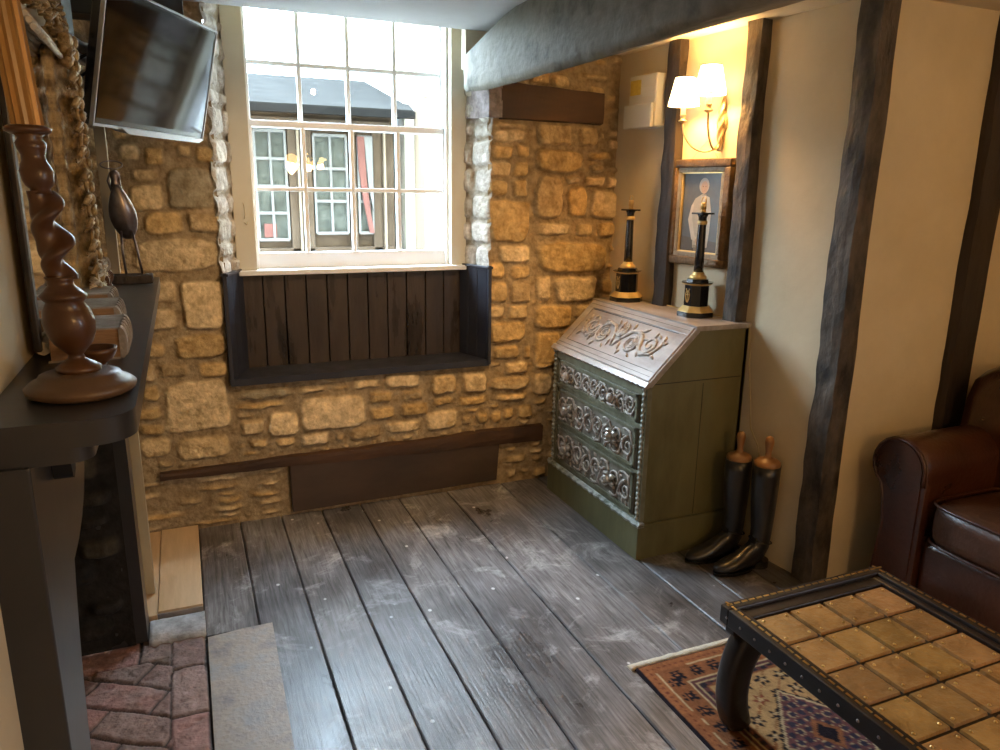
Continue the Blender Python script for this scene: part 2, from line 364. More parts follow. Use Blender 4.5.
def floor_mat():
    m = bpy.data.materials.new('worn_floorboards'); m.use_nodes = True
    nt = m.node_tree; N = nt.nodes; L = nt.links; b = N['Principled BSDF']
    tc = N.new('ShaderNodeTexCoord')
    def mapn(s):
        q = N.new('ShaderNodeMapping'); q.inputs['Scale'].default_value = s; L.new(tc.outputs['Object'], q.inputs['Vector']); return q.outputs[0]
    def noise(vec, sc, det=6, ro=.6, dist=0):
        q = N.new('ShaderNodeTexNoise'); q.inputs['Scale'].default_value = sc; q.inputs['Detail'].default_value = det; q.inputs['Roughness'].default_value = ro; q.inputs['Distortion'].default_value = dist
        L.new(vec, q.inputs['Vector']); return q.outputs[0]
    def ramp(inp, stops):
        q = N.new('ShaderNodeValToRGB'); e = q.color_ramp.elements
        e[0].position, e[0].color = stops[0][0], (*stops[0][1], 1); e[1].position, e[1].color = stops[-1][0], (*stops[-1][1], 1)
        for p, c in stops[1:-1]:
            x = e.new(p); x.color = (*c, 1)
        L.new(inp, q.inputs[0]); return q.outputs[0]
    def mix(f, a, bb, mode='MIX', fv=1):
        q = N.new('ShaderNodeMix'); q.data_type = 'RGBA'; q.blend_type = mode
        if f is None: q.inputs[0].default_value = fv
        else: L.new(f, q.inputs[0])
        L.new(a, q.inputs[6]); L.new(bb, q.inputs[7]); return q.outputs[2]
    grain = noise(mapn((26, 1.6, 4)), 3.2, 8, .65, .4)
    base = ramp(grain, [(.3, (.060, .054, .052)), (.5, (.165, .160, .162)), (.72, (.28, .275, .28))])
    blot = noise(mapn((1, .7, 1)), 2.6, 5, .6)
    tint = ramp(blot, [(.35, (.42, .39, .37)), (.6, (1.2, 1.18, 1.17))])
    base = mix(None, base, tint, 'MULTIPLY')
    # browner timber towards the rug end of the room is a worn stain, patchy
    sep = N.new('ShaderNodeSeparateXYZ'); L.new(tc.outputs['Object'], sep.inputs[0])
    wear = noise(mapn((1, 1, 1)), 5.0, 10, .72, .6)
    pf = ramp(wear, [(.535, (0, 0, 0)), (.615, (.4, .4, .4)), (.70, (1, 1, 1))])
    sp = N.new('ShaderNodeTexVoronoi'); sp.inputs['Scale'].default_value = 9; L.new(mapn((1, .8, 1)), sp.inputs['Vector'])
    spf = ramp(sp.outputs['Distance'], [(.045, (1, 1, 1)), (.075, (0, 0, 0))])
    fine = noise(mapn((1, 1, 1)), 45, 4, .7)
    ff = ramp(fine, [(.60, (0, 0, 0)), (.72, (1, 1, 1))])
    white = N.new('ShaderNodeRGB'); white.outputs[0].default_value = (.66, .66, .66, 1)
    mulw = mix(None, pf, ff, 'MULTIPLY'); 
    half = mix(None, pf, white.outputs[0], 'MULTIPLY')
    addm = mix(None, mulw, half, 'ADD')
    base = mix(addm, base, white.outputs[0])
    base = mix(spf, base, white.outputs[0])
    a = N.new('ShaderNodeAttribute'); a.attribute_name = 'Col'
    base = mix(None, base, a.outputs['Color'], 'MULTIPLY')
    L.new(base, b.inputs['Base Color'])
    mr = N.new('ShaderNodeMapRange'); mr.inputs[1].default_value = .3; mr.inputs[2].default_value = .7; mr.inputs[3].default_value = .24; mr.inputs[4].default_value = .48
    L.new(blot, mr.inputs[0]); L.new(mr.outputs[0], b.inputs['Roughness'])
    bp = N.new('ShaderNodeBump'); bp.inputs['Strength'].default_value = .35; bp.inputs['Distance'].default_value = .004
    L.new(grain, bp.inputs['Height']); L.new(bp.outputs[0], b.inputs['Normal'])
    return m
M['floor'] = floor_mat()
floor = struct(mb.build('floor', M['floor']))
sub = MB().box(-.95, 3.7, -2.7, 3.5, -.09, -.024).build('sub_floor', M['blackmatt'], floor)

# ---- walls
def wall(name, boxes, m=M['plaster']):
    q = MB()
    for b in boxes: q.box(*b)
    return struct(q.build(name, m))
# left wall: chimney breast with the fireplace opening
wall('wall_left', [(-.45, LX, -2.6, 1.20, 0, 2.3), (-.45, LX, 2.60, 2.76, 0, 2.3), (-.45, LX, 1.20, 2.60, 1.06, 2.3), (-1.0, -.45, 2.60, 2.66, 1.1, 2.3),
                   (-.80, -.72, 2.66, 3.6, 0, 2.3), (-1.0, -.45, 1.1, 1.20, 0, 2.3)])
q = MB(); q.hexa([(WX(1.99), 1.99, 0), (WX(1.99) + .15, 1.99, 0), (WX(3.6), 3.6, 0), (WX(3.6) + .25, 3.6, 0),
                  (WX(1.99), 1.99, 2.3), (WX(1.99) + .15, 1.99, 2.3), (WX(3.6), 3.6, 2.3), (WX(3.6) + .25, 3.6, 2.3)])
struct(q.build('wall_right', M['plaster']))
wall('wall_alcove', [(2.235, 3.7, 1.96, 2.1, 0, 2.3)])
wall('wall_side', [(3.45, 3.6, -2.7, -1.6, 0, 2.3), (3.45, 3.6, -.9, 1.96, 0, 2.3), (3.45, 3.6, -1.6, -.9, 0, .9), (3.45, 3.6, -1.6, -.9, 1.8, 2.3)])
wall('wall_near', [(-.5, 3.6, -2.75, -2.6, 0, 2.3)])
q = MB(); q.box(-1.0, 1.42, -2.75, D, CZ, CZ + .1)
struct(q.build('ceiling', M['ceiling']))
q = MB(); q.box(1.36, 3.7, -2.75, D + .02, 2.145, CZ + .1)
struct(q.build('ceiling_right', M['soffit'])).name = 'ceiling'
# wooden box-frame of the window behind the camera
q = MB()
for y in (-1.6, -1.28, -.95): q.box(3.52, 3.57, y, y + .05, .9, 1.8)
for z in (.9, 1.32, 1.75): q.box(3.52, 3.57, -1.6, -.9, z, z + .05)
struct(q.build('window_2', M['white']))

# ---- stone wall
def S(x0, y0, x1, y1, c=None):
    a = at((x0 + x1) / 2, y1, Y=D - .01); b = at((x0 + x1) / 2, y0, Y=D - .01)
    l = at(x0, (y0 + y1) / 2, Y=D - .01); r_ = at(x1, (y0 + y1) / 2, Y=D - .01)
    t = (l.x, a.z, r_.x, b.z)
    return t + (c,) if c else t
GREY = (.38, .33, .23); PALE = (.82, .65, .40)
ST = [(118,144,138,161),(144,147,164,165),(129,169,160,182),(168,168,214,210,GREY),(127,184,165,210),(142,211,183,234),(187,213,219,233),
(131,238,219,272,PALE),(194,146,213,163),(152,134,209,142),(182,280,224,330,PALE),(153,281,176,303),(151,308,177,330),(174,334,228,359),
(145,343,165,359),(199,362,229,377),(157,364,191,377),(142,365,155,383),(165,381,229,431,PALE),(141,386,160,402),(135,408,162,420),(139,424,167,436),
(140,438,172,457),(176,437,230,459),(241,420,265,435),(268,412,299,436,PALE),(297,387,329,393),(300,396,366,429,PALE),(352,380,381,389),(249,439,269,447),
(275,438,295,447),(300,433,330,445),(335,433,344,441),(350,426,382,439),(369,392,395,403),(369,407,396,419),(235,388,296,399,GREY),(232,402,290,409),
(385,374,421,388),(400,391,424,401),(400,403,429,416),(431,374,457,394),(463,372,487,392),(433,397,453,406),(457,396,488,405),(386,421,421,433),
(425,411,458,429,PALE),(463,416,472,425),(476,413,488,423),(491,411,502,422),(504,409,513,419),(517,405,533,418),(490,376,530,390),(494,393,530,401),
(505,363,528,374),(534,374,552,394),(534,353,552,369),(534,398,548,404),(490,122,530,128),(491,129,527,142),(491,145,514,160),(517,144,530,157),
(489,162,511,177),(514,161,529,177),(488,180,509,196),(513,179,528,197),(537,123,572,146),(580,126,599,146),(536,150,584,173),(588,152,612,161),
(589,165,606,173),(586,176,606,187),(566,176,582,183),(535,176,563,219),(568,186,587,218),(591,190,618,219),(489,200,529,242),(537,223,571,236),
(576,223,592,236),(597,222,616,237),(537,242,607,273,(.60,.43,.20)),(499,245,531,263),(510,266,531,279),(489,262,505,278),(489,281,508,303),(511,282,530,303),
(536,276,551,301),(555,277,596,302),(489,307,505,318),(508,305,529,319),(535,305,572,329),(576,305,596,318),(489,321,526,342),(493,345,520,359),
(535,332,560,366),(505,362,529,369),(600,279,612,293),(576,322,600,340),(524,345,531,360),(489,345,491,359)]
rects = [S(*s) for s in ST]
rects = fill_rects(rects, -.75, .14, 1.78, 2.2, 900, (.05, .26), (.035, .10), seed=4)
rects = fill_rects(rects, -.75, -.16, .3, 1.8, 1600, (.05, .26), (.035, .12), seed=5)
rects = fill_rects(rects, -.75, .36, .01, .25, 900, (.10, .34), (.018, .035), gap=.006, seed=6)
rects = fill_rects(rects, 1.43, 2.07, .01, .25, 500, (.05, .2), (.02, .08), seed=7)
rects = fill_rects(rects, -.3, 2.07, .3, .66, 1500, (.03, .12), (.015, .035), gap=.008, seed=8)
rects = fill_rects(rects, 1.37, 2.07, .66, 1.80, 1500, (.03, .10), (.02, .06), gap=.008, seed=9)
rects = fill_rects(rects, 1.37, 2.07, 1.84, 2.17, 300, (.06, .2), (.03, .08), gap=.008, seed=10)
rects = fill_rects(rects, .0, .15, .66, 2.15, 400, (.04, .10), (.03, .08), gap=.008, seed=12)
# window opening edges (splayed)
XL0, XR0 = .147, 1.361     # room face
XL1, XR1 = .228, 1.292     # at the window frame
YF = 3.55
def hole(u, v, n): return ((u > XL0 + .006 + .007 * n) & (u < XR0 - .006 + .007 * n) & (v > .665))
wf = stone_field('wall_far', M['stone'], lambda u, v, h: (u, D - h, v), -.78, 2.13, -.02, 2.2, rects, res=.0055, hole=hole, seed=20)
struct(wf)
def reveal(name, xa, xb, sgn, seed):
    L_ = math.hypot(xb - xa, YF - D)
    du = ((xb - xa) / L_, (YF - D) / L_); nn = (-du[1] * sgn, du[0] * sgn)
    rc = []; z = 1.12; r_ = random.Random(seed)
    while z < 2.25:
        h_ = r_.uniform(.06, .13); c0 = r_.uniform(.09, .17)
        rc.append((-.02, z, c0, z + h_ - .012)); rc.append((c0 + .012, z + .005, L_ + .02, z + h_ - .014)); z += h_
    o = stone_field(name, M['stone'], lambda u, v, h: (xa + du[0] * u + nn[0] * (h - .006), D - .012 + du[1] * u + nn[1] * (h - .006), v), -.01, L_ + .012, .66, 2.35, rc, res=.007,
                    amp=.016, mortar=(.46, .42, .35), palette=[(.66, .63, .57), (.72, .69, .63), (.58, .55, .48)], seed=seed, parent=wf)  # paler than the face stone: daylight partly put into the colour
    return o
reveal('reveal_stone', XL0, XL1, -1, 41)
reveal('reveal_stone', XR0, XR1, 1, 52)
# solid masonry behind the face, above and beneath the opening
q = MB()
q.box(-.8, XL0 - .003, D + .008, 3.75, -.02, 2.6); q.box(XR0 + .003, 2.5, D + .01, 3.75, -.02, 2.6); q.box(XL0 - .02, XR0 + .02, D + .01, 3.75, -.02, .60); q.box(XL0 - .02, XR0 + .02, D, 3.75, 2.33, 2.6)
q.box(XL0 - .02, XR0 + .02, D + .002, D + .02, CZ + .005, 2.6)
q.box(-4, 7, 3.45, 3.78, 2.6, 6.5); q.box(-4, -.8, 3.62, 3.78, -.6, 2.6); q.box(2.5, 7, 3.62, 3.78, -.6, 2.6)
q.build('masonry_core', M['soffit'], wf)
q = MB(); q.box(1.24, XR0 + .02, D - .004, D + .05, 2.03, 2.2); q.build('plaster_patch', M['soffit'], wf)

# ---- window
win = bpy.data.objects.new('window_1', None); col.objects.link(win); win.location = (.76, 3.6, 1.13); struct(win)
GL, GR, GB, GT, MR = .325, 1.205, 1.205, 2.285, 1.772
q = MB()   # box frame
q.box(XL1 - .01, GL - .02, 3.50, 3.70, 1.12, 2.34); q.box(GR + .02, XR1 + .01, 3.50, 3.70, 1.12, 2.34); q.box(XL1, XR1, 3.50, 3.70, 2.31, 2.38)
q.build('box_frame', M['creampaint'], win, bevel=.003)
q = MB(); q.box(GL - .02, GL - .008, 3.545, 3.575, 1.13, 2.32); q.box(GR + .008, GR + .02, 3.545, 3.575, 1.13, 2.32)
q.build('staff_bead', M['white'], win, bevel=.002)
q = MB(); q.box(XL1 - .005, XR1 + .005, 3.475, 3.70, 1.112, 1.135); q.build('sill', M['white'], win, bevel=.004)
def sash(name, y0, y1, zb, zt, rows, br, tr, zb_gl):
    q = MB(); w = .026
    q.box(GL - .012, GL + .0, y0, y1, zb, zt); q.box(GR, GR + .012, y0, y1, zb, zt)
    q.box(GL - .012, GR + .012, y0 - .003, y1, zb, zb + br); q.box(GL - .012, GR + .012, y0, y1, zt - tr, zt)
    for k in range(1, 4):
        x = GL + (GR - GL) * k / 4; q.box(x - .009, x + .009, y0 + .004, y1 - .004, zb, zt)
    for z in rows: q.box(GL, GR, y0 + .005, y1 - .005, z - .009, z + .009)
    s = q.build(name, M['white'], win, bevel=.003)
    g = MB(); g.box(GL, GR, (y0 + y1) / 2 - .0015, (y0 + y1) / 2 + .0015, zb + br, zt - tr); g.build('glass', M['glass'], s)
    return s
lo = sash('lower_sash', 3.57, 3.61, 1.135, 1.785, [1.489], .07, .028, 1.2)
up = sash('upper_sash', 3.615, 3.655, 1.757, 2.31, [2.03], .028, .03, 1.8)
# cord cleat on the left box
q = MB(); q.tube([(.262, 3.495, 1.36), (.266, 3.485, 1.38), (.262, 3.48, 1.42), (.262, 3.498, 1.43)], .002); q.tube([(.262, 3.498, 1.345), (.27, 3.48, 1.335), (.275, 3.485, 1.35)], .002)
q.build('cord_hook', M['antique'], win)

# ================================================================== WINDOW SEAT
ws = thing('window_seat', (.76, 3.45, .66), 'dark panelled window seat built into the stone recess under the sash window', 'window seat')
q = MB(); q.prism([(XL0 - .0, D - .035), (XR0 + .0, D - .035), (XR0 + .0, D + .01), (XR1, YF), (XL1, YF), (XL0 - .0, D + .01)], lambda u, v, d: (u, v, d), .652, .682)
q.build('seat_board', M['navy'], ws, bevel=.004)
rr = random.Random(3)
nb = 11; bw = (XR1 - XL1) / nb
for k in range(nb):
    q = MB(); x = XL1 + k * bw; q.box(x + .0025, x + bw - .0025, YF - .018 + rr.uniform(-.002, .002), YF + .01, .68, 1.112)
    q.build('back_board', M['seatboard'], ws, bevel=.002)
q = MB(); q.box(XL1, XR1, YF + .006, YF + .012, .68, 1.11); q.build('backing', M['blackmatt'], ws)
for (xa, xb, sg) in ((XL0, XL1, 1), (XR0, XR1, -1)):
    q = MB()
    for t0, t1 in ((0, .34), (.34, .67), (.67, 1)):
        g = .004
        pa = (xa + (xb - xa) * t0, D - .02 + (YF - D) * t0 + g); pb = (xa + (xb - xa) * t1, D - .02 + (YF - D) * t1 - g)
        q.hexa([(pa[0], pa[1], .68), (pa[0] + sg * .014, pa[1], .68), (pb[0], pb[1], .68), (pb[0] + sg * .014, pb[1], .68),
                (pa[0], pa[1], 1.13), (pa[0] + sg * .014, pa[1], 1.13), (pb[0], pb[1], 1.13), (pb[0] + sg * .014, pb[1], 1.13)])
    q.box(min(xa - sg * .002, xa + sg * .014), max(xa - sg * .002, xa + sg * .014), D - .045, D - .02, .66, 1.145)
    sp = q.build('side_panel', M['navy'], ws, bevel=.002)
    q = MB(); q.hexa([(xa - sg * .01, D - .045, 1.13), (xa + sg * .02, D - .045, 1.13), (xb - sg * .01, YF - .02, 1.13), (xb + sg * .02, YF - .02, 1.13),
                      (xa - sg * .01, D - .045, 1.142), (xa + sg * .02, D - .045, 1.142), (xb - sg * .01, YF - .02, 1.142), (xb + sg * .02, YF - .02, 1.142)])
    q.build('cap_moulding', M['navy'], sp, bevel=.002)

# ---- old timbers in the stone wall
def rough_bar(p0, p1, uax, w0, w1, vax, d0, d1, seg, jit, seed, nside=3):
    """bar from p0 to p1; cross-section w along uax and d along vax, with hewn edges"""
    p0, p1, uax, vax = map(Vector, (p0, p1, uax, vax)); rs = []
    for i in range(seg + 1):
        t = i / seg; c = p0.lerp(p1, t); w = w0 + (w1 - w0) * t; d = d0 + (d1 - d0) * t
        ring = []
        k = nside
        per = [(-.5 + j / k, -.5) for j in range(k)] + [(.5, -.5 + j / k) for j in range(k)] + [(.5 - j / k, .5) for j in range(k)] + [(-.5, .5 - j / k) for j in range(k)]
        for j, (a, b) in enumerate(per):
            n = mnoise.noise(Vector((seed * 3.1 + a * 4, t * (p1 - p0).length * 9, b * 4 + seed))) * jit
            n2 = mnoise.noise(Vector((seed * 5.7, t * (p1 - p0).length * 3.2, 1.5))) * jit * 1.2
            corner = .93 if (abs(a) == .5 and abs(b) == .5) else 1
            ring.append(c + uax * (a * w * corner + (n if a > 0 else -n) + n2) + vax * (b * d * corner + n * .6))
        rs.append(ring)
    return MB().rings(rs, False)
q = rough_bar(at(160, 475, Y=D), at(540, 431, Y=D) , (0, 0, 1), .030, .092, (0, 1, 0), .07, .07, 46, .008, 3)
tag(q.build('timber_rail', M['redtimber']), 'long crooked brown timber set in the stone wall below the window seat', 'timber')
q = MB(); q.hexa([(.378, D - .03, .022), (1.41, D - .03, .035), (.378, D + .03, .022), (1.41, D + .03, .035), (.374, D - .03, .27), (1.425, D - .03, .265), (.374, D + .03, .27), (1.425, D + .03, .265)])
tag(q.build('wooden_hatch', M['panelbrown'], bevel=.004), 'flat brown painted board closing the low opening in the stone wall', 'board')
li = thing('timber_lintel', (1.65, D, 1.82), 'reddish brown timber lintel over the stone pier right of the window', 'lintel')
q = rough_bar((1.405, D + .03, 1.905), (1.95, D + .03, 1.895), (0, 0, 1), .17, .15, (0, 1, 0), .13, .13, 26, .006, 9); q.build('beam_face', M['redtimber'], li)
q = MB()
rs = []
for i in range(9):
    z = 1.825 + .165 * i / 8; j = .006 * mnoise.noise(Vector((i * 1.7, 0, 3)))
    rs.append([(1.345 + j, D - .03, z), (1.41, D - .035 - j, z), (1.41, D + .1, z), (1.30 + j, D + .14, z)])
q.rings(rs, False); q.build('grey_end', M['endgrain'], li)['label'] = 'grey end of the lintel beside the window'  # paler and greyer than the beam face

# ---- ceiling beam
q = MB(); rs = []
prof = [(3.36, 1.236, 1.93, 2.10), (3.25, 1.236, 1.922, 2.12), (3.12, 1.24, 1.915, 2.15), (2.98, 1.245, 1.912, 2.18), (2.8, 1.25, 1.91, 2.2), (2.5, 1.255, 1.908, 2.22), (2.1, 1.262, 1.912, 2.22), (1.6, 1.268, 1.93, 2.22), (.8, 1.27, 1.93, 2.22), (-2.6, 1.27, 1.93, 2.22)]
pts = []
for (a, b) in zip(prof[:-1], prof[1:]):
    k = max(1, int((a[0] - b[0]) / .05)); k = min(k, 30)
    for i in range(k): t = i / k; pts.append(tuple(a[j] + (b[j] - a[j]) * t for j in range(4)))
pts.append(prof[-1])
for (y, x, zb, zt) in pts:
    n = lambda s: .006 * mnoise.noise(Vector((s, y * 4, 0))) + .004 * mnoise.noise(Vector((s * 2, y * 13, 5)))
    zt = min(zt, 2.215)
    xr = 1.535 + (3.35 - y) * .035 if y > 1.2 else 1.61
    rs.append([(x + .01 + n(1), y, zb + n(2)), (x + n(3), y, zb + (zt - zb) * .12 + n(3)), (x + n(4), y, zb + (zt - zb) * .35), (x + n(5), y, zb + (zt - zb) * .65),
               (x + .004 + n(6), y, zb + (zt - zb) * .9), (x + .02 + n(7), y, zt + n(7)), (x + .12, y, zt + .02), (xr + .02, y, max(zt + .02, 2.1)), (xr + n(9), y, 2.03 + n(8)), (xr - .015, y, 2.0 + n(9)), ((x + xr) / 2, y, (zb + 2.0) / 2 + n(10))])
q.rings(rs, True)
tag(q.build('ceiling_beam', M['beamplaster']), 'massive rough grey painted beam crossing the ceiling beside the window', 'beam')

# ---- right-hand posts
def wallpost(y_top, y_bot, width, depth, seed, z0, z1, label, m):
    d = Vector((-.0995, .995, 0)); n = Vector((-.995, -.0995, 0))
    a = Vector((WX(y_bot), y_bot, z0)) + n * (depth / 2 - .03); b = Vector((WX(y_top), y_top, z1)) + n * (depth / 2 - .03)
    q = rough_bar(a, b, d, width, width * .95, n, depth + .02, depth, 60, .008, seed)
    return tag(q.build('timber_post', m), label, 'post', 'timber posts in the right wall')
wallpost(2.915, 2.91, .088, .075, 2, 0, 2.15, 'dark narrow timber post in cream wall behind the small portrait and further lamp', M['timber'])
wallpost(2.452, 2.445, .078, .085, 5, 0, 2.15, 'hewn timber post in cream wall right of the wall light and portrait', M['greytimber'])
q = rough_bar((2.212, 1.985, 0), (2.208, 1.985, 2.15), (1, 0, 0), .095, .085, (0, 1, 0), .10, .10, 70, .008, 7)
tag(q.build('timber_post', M['greytimber']), 'thick black hewn corner post between riding boots and leather sofa', 'post', 'timber posts in the right wall')
q = rough_bar((2.82, 1.95, 0), (2.83, 1.95, 2.14), (1, 0, 0), .13, .13, (0, 1, 0), .06, .06, 60, .006, 8)
tag(q.build('timber_post', M['timber']), 'dark timber post rising behind the arm of the leather sofa', 'post', 'timber posts in the right wall')

# ---- hearth side
q = MB(); q.box(-.80, -.72, 1.2, 2.6, 0, 1.2); q.box(-.8, -.3, 1.2, 2.6, 1.1, 1.16)
SP = [(.045, .04, .032), (.07, .06, .045), (.03, .028, .025), (.09, .075, .05)]
fb = thing('fireplace_recess', (-.5, 2.0, 0), 'sooty rough stone recess of the open fireplace under the mantelpiece', 'fireplace')
q.build('back_lining', M['blackmatt'], fb)
rc = fill_rects([], -.80, -.26, 0.0, 1.15, 900, (.08, .24), (.04, .12), gap=.008, seed=31)
o = stone_field('cheek_stone', M['soot'], lambda u, v, h: (u, 2.48 - h, v), -.80, -.25, 0, 1.15, rc, res=.008, amp=.025, mortar=(.03, .027, .022), palette=SP, seed=33, rough=.008)
o.parent = fb; o.location = -Vector(fb.location)
# brick hearth
r_ = .005; hx0, hx1, hy0, hy1 = -.80, -.036, .9, 2.50
nu = int((hx1 - hx0) / r_); nv = int((hy1 - hy0) / r_)
U, V = np.meshgrid(np.linspace(hx0, hx1, nu), np.linspace(hy0, hy1, nv)); shp = U.shape
Uw = U + nz2(shp, 14, 201) * .006; Vw = V + nz2(shp, 14, 202) * .006
ang = math.radians(-32); a_ = Uw * math.cos(ang) + Vw * math.sin(ang); b_ = -Uw * math.sin(ang) + Vw * math.cos(ang)
edge = Uw > -.145; top = (Vw > 2.37) & ~edge
bw_, bl_ = .112, .235
row = np.floor(b_ / bw_); fa = a_ / bl_ + .5 * (row % 2); fb_ = b_ / bw_
cid = row * 37 + np.floor(fa) * 11
da = np.minimum(fa % 1, 1 - fa % 1) * bl_; db = np.minimum(fb_ % 1, 1 - fb_ % 1) * bw_
d_ = np.minimum(da, db)
fe = (Vw + .05) / bl_; de = np.minimum(np.minimum(fe % 1, 1 - fe % 1) * bl_, np.minimum(np.abs(Uw + .145), np.abs(Uw + .036)))
d_ = np.where(edge, de, d_); cid = np.where(edge, 900 + np.floor(fe), cid)
ft = (Uw + .9) / .22; dt = np.minimum(np.minimum(ft % 1, 1 - ft % 1) * .22, np.abs(Vw - 2.37))
d_ = np.where(top, dt, d_); cid = np.where(top, 700 + np.floor(ft), cid)
pr_ = np.clip((d_ - .0015) / .006, 0, 1); pr_ = pr_ * pr_ * (3 - 2 * pr_)
h01 = (np.sin(cid * 12.9898) * 43758.5453) % 1; h02 = (np.sin(cid * 78.233) * 12543.123) % 1
base = np.stack([.27 + .06 * h01, .175 + .05 * h02, .155 + .045 * h02], -1) * (.72 + .5 * h01)[..., None]
dust = np.clip(nz2(shp, 9, 203) * .6 + nz2(shp, 30, 204) * .7, 0, 1)[..., None]
base = base * (1 - .5 * dust) + np.array((.36, .31, .29)) * .5 * dust
Cb = np.array((.075, .062, .055)) * (1 - pr_[..., None]) + base * pr_[..., None] * (1 + .12 * nz2(shp, 2, 205))[..., None]
Zb = -.013 + pr_ * (.010 + .003 * (h02 - .5)) + nz2(shp, 3, 206) * .0012 - .004 * np.clip(nz2(shp, 5, 207) - .55, 0, 1) * 4
co = np.stack([U, V, Zb], -1).reshape(-1, 3); idx = np.arange(nu * nv).reshape(nv, nu)
qd = np.stack([idx[:-1, :-1], idx[:-1, 1:], idx[1:, 1:], idx[1:, :-1]], -1).reshape(-1, 4)
me = bpy.data.meshes.new('brick_hearth'); me.vertices.add(len(co)); me.vertices.foreach_set('co', co.astype(np.float32).ravel())
me.loops.add(len(qd) * 4); me.loops.foreach_set('vertex_index', qd.astype(np.int32).ravel()); me.polygons.add(len(qd)); me.polygons.foreach_set('loop_start', (np.arange(len(qd)) * 4).astype(np.int32))
me.update(calc_edges=True); me.polygons.foreach_set('use_smooth', [True] * len(qd))
ca = me.color_attributes.new('Col', 'FLOAT_COLOR', 'POINT'); ca.data.foreach_set('color', np.concatenate([Cb.reshape(-1, 3), np.ones((nu * nv, 1))], 1).astype(np.float32).ravel())
me.materials.append(M['brick']); o = bpy.data.objects.new('brick_hearth', me); col.objects.link(o)
tag(o, 'worn red brick hearth floor in front of the fireplace', 'hearth')
# grey slab
q = MB(); rs = []
pl = [(-.032, .9), (.160, .9), (.172, 1.8), (.186, 2.452), (.09, 2.452), (-.028, 2.44), (-.031, 1.7)]
q.prism(pl, lambda u, v, d: (u, v, d), -.03, .003); tag(q.build('stone_slab', M['slab'], bevel=.002), 'smooth grey and rust stone slab laid between brick hearth and floorboards', 'slab')
# kerb
q = MB()
n = 14; rs = []
for i in range(n + 1):
    x = -.21 + .178 * i / n; j = .006 * mnoise.noise(Vector((i * .9, 1, 0)))
    rs.append([(x, 2.462 + (x + .21) * .35 * 0 + j, -.02), (x, 2.466 + j, .012 + j), (x, 2.54, .016 - j), (x, 2.60 + j, .013), (x, 2.60 + j, -.02)])
q.rings(rs, True); tag(q.build('kerb_stone', M['limestone']), 'small pale broken kerb stone between brick hearth and pine board', 'stone')
# pine platform
pb = thing('pine_platform', (-.11, 2.95, 0), 'low pale pine board platform against the stone wall', 'board')
MB().box(-.185, -.036, 2.635, 3.335, .0, .024).build('top_board', M['palewood'], pb, bevel=.002)
MB().box(-.245, -.188, 2.62, 3.335, -.005, .020).build('side_board', M['palewood'], pb, bevel=.002)
MB().box(-.20, -.036, 2.628, 2.6345, -.002, .016).build('front_edge', M['slab'], pb)
# batten
q = MB(); a = Vector((-.212, 2.785, .026)); b = Vector((-.214, 2.80, 1.70)); w = .016
q.hexa([a + Vector((-w, -w, 0)), a + Vector((w, -w, 0)), a + Vector((-w, w, 0)), a + Vector((w, w, 0)), b + Vector((-w, -w, 0)), b + Vector((w, -w, 0)), b + Vector((-w, w, 0)), b + Vector((w, w, 0))])
tag(q.build('timber_batten', M['batten'], bevel=.002), 'thin pale bare timber batten leaning upright beside the mirror and bird figure', 'batten')

# ---- mantelpiece
mp = thing('mantelpiece', (-.2, 1.85, 0), 'charcoal painted wooden mantelpiece with rounded shelf along the left wall', 'mantelpiece')
def rc_poly(x0, x1, y0, y1, r):
    p = [(x0, y0)]
    p += [(x1 - r + r * math.sin(t), y0 + r - r * math.cos(t)) for t in [PI / 2 * k / 8 for k in range(9)]]
    p += [(x1, y1), (x0, y1)]
    return p
SXE = -.078; SH = 1.20
q = MB(); q.prism(rc_poly(LX, SXE, 1.06, 2.74, .055), lambda u, v, d: (u, v, d), SH - .036, SH); q.build('shelf', M['mantel'], mp, bevel=.006, seg=3)
q = MB(); q.prism(rc_poly(LX, SXE - .055, 1.075, 2.72, .03), lambda u, v, d: (u, v, d), SH - .062, SH - .036); q.build('shelf_moulding', M['mantel'], mp, bevel=.008, seg=3)
# surround board: frieze with curved brackets running into the legs
arc = [(1.245, 0), (1.245, .50)] + [(1.245 + .09 * (k / 6) ** 2, .50 + .38 * k / 6) for k in range(1, 7)] + [(1.335 + .27 * math.sin(PI / 2 * k / 6), .88 + .15 * (1 - math.cos(PI / 2 * k / 6)) / 1) for k in range(1, 7)]
arc2 = [(2.49, 0), (2.49, .62)] + [(2.49 - .06 * (k / 6) ** 2, .62 + .28 * k / 6) for k in range(1, 7)] + [(2.43 - .2 * math.sin(PI / 2 * k / 6), .90 + .13 * (1 - math.cos(PI / 2 * k / 6))) for k in range(1, 7)]
poly = [(1.075, 0)] + arc + arc2[::-1] + [(2.62, 0), (2.62, SH - .06), (1.075, SH - .06)]
# split into three convex-ish pieces as parts
def yz(u, v, d): return (d, u, v)
q = MB(); q.prism([(1.085, 0)] + arc + [(1.61, SH - .06), (1.085, SH - .06)], yz, LX - .01, -.212); q.build('near_leg', M['mantel'], mp, bevel=.003)
q = MB(); q.box(LX - .08, -.215, 1.075, 1.10, 0, SH - .06) if False else q.box(LX - .01, -.206, 1.068, 1.098, 0, SH - .06); q.build('leg_edge_strip', M['mantel'], mp, bevel=.003)
q = MB(); q.box(LX - .01, -.212, 1.605, 2.235, 1.03, SH - .06); q.build('frieze', M['mantel'], mp, bevel=.003)
q = MB(); q.prism([(2.60, SH - .06), (2.23, SH - .06)] + arc2[::-1] + [(2.60, 0)], yz, -.262, -.214); q.build('far_leg', M['mantel'], mp, bevel=.003)
q = MB(); q.box(-.335, -.262, 2.485, 2.60, 0, 1.1); q.build('far_leg_return', M['mantel'], mp, bevel=.003)
